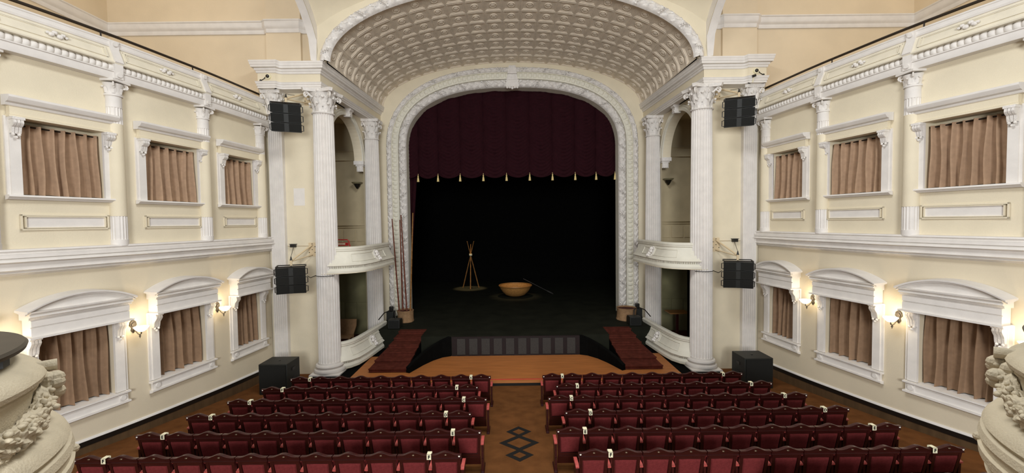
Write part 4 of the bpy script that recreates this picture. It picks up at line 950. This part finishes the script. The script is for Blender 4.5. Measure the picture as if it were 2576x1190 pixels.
for sd in (-1, 1):
    nm = SIDE[sd]; line_array(sd, 8.50, 0); line_array(sd, 3.30, 1)
    t = thing('subwoofer', 'large black subwoofer box on the floor in the %s front corner' % nm, 'speaker', (sd * 7.42, 13.1, -.16), 'black floor subwoofers')
    mb = MB(); mb.b6(sd * 6.99, sd * 7.86, 12.72, 13.48, -.15, .84); c = obj('cabinet', mb, 'speaker', t, 30, .012)
    mb = MB(); mb.b6(sd * 7.03, sd * 7.82, 12.695, 12.722, -.10, .80); obj('grille', mb, 'grille', t, None)
    for z in (.25, .55):
        mb = MB(); mb.b6(sd * 6.975, sd * 6.995, 13.0, 13.18, z, z + .09); obj('handle', mb, 'metal', t, None)
    mb = MB(); mb.lathe([(.03, .838), (.03, .85), (.0, .85)], 12, (sd * 7.42, 13.1, 0)); obj('pole_socket', mb, 'metal', t)
    x = sd * 8.02; t = thing('security_camera', 'small dome camera with black lens on the frieze above the %s pilaster' % nm, 'camera', (x, 14.06, 9.97))
    mb = MB(); mb.tube([(x, 14.07, 9.97), (x, 14.0, 9.965)], .085, 20); obj('housing', mb, 'card', t)
    mb = MB(); mb.sphere((x, 13.985, 9.965), (.058, .05, .058), 14, 10); obj('lens_dome', mb, 'lens', t)
    mb = MB(); mb.tube([(x + sd * .05, 14.05, 10.02), (x + sd * .14, 14.04, 9.90), (x + sd * .25, 14.04, 9.84), (x + sd * .34, 14.05, 9.80), (x + sd * .40, 14.1, 9.66)], .012, 6); mb.sphere((x + sd * .25, 14.03, 9.84), .035, 8, 6); obj('cable', mb, 'metal', t)
x = 7.92; t = thing('small_spotlight', 'tiny black lamp clipped on the moulding above the right pilaster capital', 'lamp', (x, 14.0, 9.66))
mb = MB(); mb.tube([(x, 14.05, 9.60), (x, 13.98, 9.74)], .014, 6); obj('stem', mb, 'card', t)
mb = MB(); mb.tube([(x - .05, 13.97, 9.77), (x + .05, 13.95, 9.80)], .04, 10); obj('lamp_head', mb, 'metal', t)

# ================================================================== rounded corner fronts of the camera's balcony
def corner_balcony(sd):
    nm = SIDE[sd]; ax, ay, z0 = sd * 3.33 - .022, 1.70, 5.1
    t = thing('corner_balcony', 'rounded plaster balcony corner with leaf garland at the %s edge of view' % nm, 'balcony', (ax, ay, z0 - 1.9))
    c = (ax, ay, z0)
    mb = MB(); mb.lathe([(.62, -.70), (.72, -.70), (.80, -.722), (.855, -.748), (.893, -.778), (.905, -.805), (.898, -.83), (.88, -.843), (.868, -.848), (.876, -.855), (.876, -.866), (.86, -.873)], 96, c, cap=False); obj('capping', mb, 'stoneturret', t)
    mb = MB(); mb.lathe([(.862, -.86), (.855, -.95), (.865, -1.06), (.885, -1.075), (.90, -1.10)], 96, c, cap=False); obj('drum', mb, 'stoneturret', t)
    mb = MB(); mb.lathe([(.90, -1.09), (.945, -1.11), (.975, -1.15), (.985, -1.175), (.965, -1.18), (.965, -1.20), (.99, -1.21), (1.0, -1.25), (.985, -1.265), (.985, -1.30), (1.0, -1.31), (.995, -1.36), (.96, -1.40), (.955, -1.43), (.97, -1.44), (.93, -1.52), (.84, -1.62), (.70, -1.70), (.55, -1.74), (.30, -1.80), (0, -1.82)], 96, c, cap=False); obj('base_moulding', mb, 'stoneturret', t)
    mb = MB(); mb.lathe([(0, -.715), (.62, -.715), (.62, -.698)], 48, c, cap=False); obj('floor_lining', mb, 'stoneturret', t)
    # garland hung in swags
    a0 = math.radians(48); mb = MB(); nsw = 6; rnd = random.Random(3)
    def gf(u, v):
        sw = u * nsw; k = sw - int(sw) if u < 1 else 0; q = (2 * k - 1) ** 2
        a = a0 + 2 * PI * u; z = -.865 - .155 * (1 - q); R0 = .042 + .016 * (1 - q)
        rr = R0 * (.78 + .22 * math.sin(sw * 46 + math.sin(2 * PI * v * 3) * 1.7) * math.sin(2 * PI * v * 4 + int(sw * 46 / PI) * 1.3) + .16 * math.sin(v * 2 * PI * 7 + sw * 61))
        ph = 2 * PI * v; r = .885 + .015 * (1 - q) + rr * math.cos(ph)
        a = a * 1.0
        ang = a if sd < 0 else PI - a
        return (ax + r * math.cos(ang), ay + r * math.sin(ang), z0 + z + rr * math.sin(ph) * 1.1)
    mb.grid(720, 22, gf, wrapu=True, wrapv=True)
    for k in range(nsw * 90):     # leaves and berries standing out of the garland
        u = (k + rnd.random()) / (nsw * 90); v = rnd.uniform(-.26, .28); p = gf(u, v % 1.0); mb.sphere(p, (rnd.uniform(.012, .024), rnd.uniform(.012, .024), rnd.uniform(.010, .018)), 7, 5)
    obj('garland', mb, 'stoneturret', t, 60)
    for k in range(nsw):
        a = a0 + 2 * PI * k / nsw; ang = a if sd < 0 else PI - a; d = Vector((math.cos(ang), math.sin(ang), 0)); p = Vector(c)
        mb = MB(); mb.tube([p + d * .86 + Vector((0, 0, -.785)), p + d * .945 + Vector((0, 0, -.785))], .032, 12); [mb.sphere(tuple(p + d * (.905 + .03 * math.sin(q * 2.1)) + Vector((-d.y, d.x, 0)) * (.05 * math.cos(q * 2.4)) + Vector((0, 0, -.90 + .05 * math.sin(q * 1.7)))), (.045, .045, .04), 8, 6) for q in range(14)]; obj('knot', mb, 'stoneturret', t)
        mb = MB(); mb.sphere(tuple(p + d * .985 + Vector((0, 0, -1.30))), (.035, .035, .03), 8, 6); obj('boss', mb, 'stoneturret', t)
    h = thing('handrail', 'dark wide handrail curving over the %s balcony corner in the foreground' % nm, 'railing', (ax, ay, z0 - .70))
    mb = MB(); mb.lathe([(.725, -.632), (.73, -.618), (.83, -.618), (.842, -.632), (.835, -.652), (.735, -.652), (.725, -.632)], 96, c, cap=False); obj('rail', mb, 'topboard', h)
    for k in range(10):
        a = a0 - .28 + 2 * PI * k / 10; ang = a if sd < 0 else PI - a; m4 = Matrix.Rotation(ang, 3, 'Z')
        mb = MB(); mb.box((ax + .775 * math.cos(ang), ay + .775 * math.sin(ang), z0 - .680), (.05, .07, .052), m4); obj('post', mb, 'metal', h, None)
for sd in (-1, 1): corner_balcony(sd)

# ================================================================== seats
def seat_parts():
    Pt = {}
    def yb(z): return .105 - .125 * (z - .3) / .65
    mb = MB()
    def pan(poly, t0, t1): mb.prism(poly, lambda p, k: (p[0], yb(p[1]) + (t1 if k else t0), p[1]))
    for q in (-1, 1): pan([(q * .195, .80), (q * .246, .80), (q * .240, .55), (q * .228, .30), (q * .180, .30)], 0, .045)
    pan([(-.20, .735), (.20, .735), (.20, .81), (-.20, .81)], .004, .04); pan([(-.19, .30), (.19, .30), (.19, .39), (-.19, .39)], .004, .04)
    pan([(-.195, .30), (.195, .30), (.195, .80), (-.195, .80)], .02, .038)
    mb.prism([(-.235, .12), (.235, .12), (.235, .33), (-.235, .33)], lambda p, k: (p[0], .10 + (.33 - p[1]) * .5 + (.03 if k else 0), p[1]))
    Pt['back_frame'] = (mb, 'wood')
    mb = MB(); n = 24; o = 0
    def top(x): return .888 + .058 * (.5 + .5 * math.cos(PI * min(1, abs(x) / .205)))
    for k in range(n + 1):
        x = -.266 + .532 * k / n; zt = top(x)
        for (dy, z) in ((.0, .795), (-.016, .80), (-.016, .815), (-.004, .822), (-.006, zt - .03), (-.018, zt - .014), (-.018, zt - .004), (-.006, zt), (.05, zt - .004), (.056, zt - .02), (.045, .80)): mb.v.append((x, yb(min(z, .95)) + dy, z))
    for k in range(n):
        for j in range(11): mb.f.append((k * 11 + j, k * 11 + (j + 1) % 11, (k + 1) * 11 + (j + 1) % 11, (k + 1) * 11 + j))
    mb.f += [tuple(range(11)), tuple(n * 11 + j for j in range(11))]
    Pt['crest_rail'] = (mb, 'wood')
    mb = MB()
    def pf(u, v):
        x = (u - .5) * 2; z = .392 + .352 * v; w = .178 + .020 * v; e = min(1, min(u, 1 - u) / .08, min(v, 1 - v) / .10); return (x * w, yb(z) + .022 - .036 * max(0, e) ** .5, z - (.010 * (1 - x * x) * (1 if v > .5 else 0) * -1 if v > .9 else 0))
    mb.grid(16, 16, pf); Pt['back_pad'] = (mb, 'uph')
    mb = MB(); mb.sphere((0, yb(.885) - .008, .885), (.022, .008, .013), 10, 6); Pt['emblem'] = (mb, 'brass')
    mb = MB(); mb.box((0, .24, .50), (.43, .11, .40), Matrix.Rotation(.12, 3, 'X')); Pt['seat_cushion'] = (mb, 'uph')
    for q, nme in ((1, 'armrest'), (-1, 'armrest_left')):
        mb = MB(); x = q * .275
        mb.prism([(.05, .585), (.045, .612), (.09, .628), (.28, .632), (.345, .622), (.36, .595), (.345, .578)], lambda p, k: (x + (.029 if k else -.029), p[0], p[1])); Pt[nme] = (mb, 'arm')
        mb = MB(); mb.prism([(.085, .02), (.07, .585), (.33, .577), (.34, .36), (.30, .22), (.34, .02)], lambda p, k: (x + (.022 if k else -.022), p[0], p[1])); mb.b6(x - .035, x + .035, .04, .42, 0, .03); mb.tube([(x, .06, .30), (x, .03, .30)], .012, 6)
        Pt[nme.replace('armrest', 'standard')] = (mb, 'wood')
        mb = MB(); mb.tube([(q * .232, yb(.865) + .0, .865), (q * .232, yb(.865) - .018, .865)], .016, 12); Pt['number_stud' if q > 0 else 'number_stud_left'] = (mb, 'stud')
    return Pt
SP = {}
for k, (mb, m) in seat_parts().items():
    o = obj('seat_proto', mb, m, None, 35); SP[k] = o
def make_seat(x, y, z, label, group, left=False, stud=0):
    t = thing('theatre_seat', label, 'seat', (x, y, z), group)
    for k in ['back_frame', 'crest_rail', 'back_pad', 'emblem', 'seat_cushion', 'armrest', 'standard'] + (['armrest_left', 'standard_left'] if left else []) + ({1: ['number_stud'], -1: ['number_stud_left']}.get(stud, [])):
        o = SP[k].copy(); o.name = k.replace('_left', ''); C.objects.link(o); o.parent = t; o.location = (0, 0, 0)
    return t
_txt = {}
def letter_mesh(ch):
    if ch not in _txt:
        cu = bpy.data.curves.new('letter', 'FONT'); cu.body = ch; cu.size = .078; cu.align_x = 'CENTER'; cu.align_y = 'CENTER'; cu.extrude = .002; cu.offset = .0035
        ob = bpy.data.objects.new('letter_tmp', cu); C.objects.link(ob); bpy.context.view_layer.update()
        me = bpy.data.meshes.new_from_object(ob.evaluated_get(bpy.context.evaluated_depsgraph_get())); me.materials.clear(); me.materials.append(M['ink']); bpy.data.objects.remove(ob); _txt[ch] = me
    return _txt[ch]
ORD = ['first', 'second', 'third', 'fourth', 'fifth', 'sixth', 'seventh', 'eighth', 'ninth', 'tenth', 'eleventh', 'twelfth', 'thirteenth', 'fourteenth']
ROWS = [('A', 11.42, 10, .70), ('B', 10.55, 10, .975), ('C', 9.67, 11, .70), ('D', 8.80, 11, .98), ('E', 7.92, 12, .71), ('F', 7.05, 12, .99)]
PIT = .551
def marker(x, y, z, ch, label):
    t = thing('row_marker', label, 'row sign', (x, y, z), 'cream row letter cards on the seat backs')
    mb = MB(); mb.b6(-.037, .037, -.046, -.042, .822, .915); mb.b6(-.037, .037, -.046, .058, .911, .915); mb.b6(-.037, .037, .054, .058, .875, .915)
    mb.v = [(a + x, b + y, c + z) for a, b, c in mb.v]; obj('card', mb, 'card', t, None)
    o = bpy.data.objects.new('letter', letter_mesh(ch)); C.objects.link(o); o.parent = t; o.location = (0, -.047, .866); o.rotation_euler = (PI / 2, 0, 0)
for R_, y, n, x0 in ROWS:
    fz = floor_z(y + .2)
    for sd in (-1, 1):
        blk = SIDE[sd]
        for k in range(n):
            x = sd * (x0 + .275 + PIT * k); end = (k == 0) or (k == n - 1)
            wh = 'beside the centre aisle' if k == 0 else ('at the wall end' if k == n - 1 else ORD[k] + ' from the centre aisle')
            lft = (k == n - 1) if sd < 0 else (k == 0)
            st = 0 if not end else ((sd if k else -sd))
            make_seat(x, y, fz, 'burgundy theatre seat in row %s, %s block, %s' % (R_, blk, wh), 'seats in row %s, %s block' % (R_, blk), lft, st)
        marker(sd * (x0 + PIT), y, fz, R_, 'row card %s one seat in from the centre aisle, %s block' % (R_, blk))
        marker(sd * (x0 + PIT * (n - 1)), y, fz, R_, 'row card %s one seat in from the wall, %s block' % (R_, blk))
yG = 6.18
for k in range(6, 13):
    x = .70 + .275 + PIT * k - .05
    make_seat(x, yG, floor_z(yG + .2), 'burgundy theatre seat behind row F, right block, crest only, %s from the wall end' % ORD[12 - k], 'seats behind row F, right block', k == 6, 0)
for o in list(SP.values()): bpy.data.objects.remove(o)
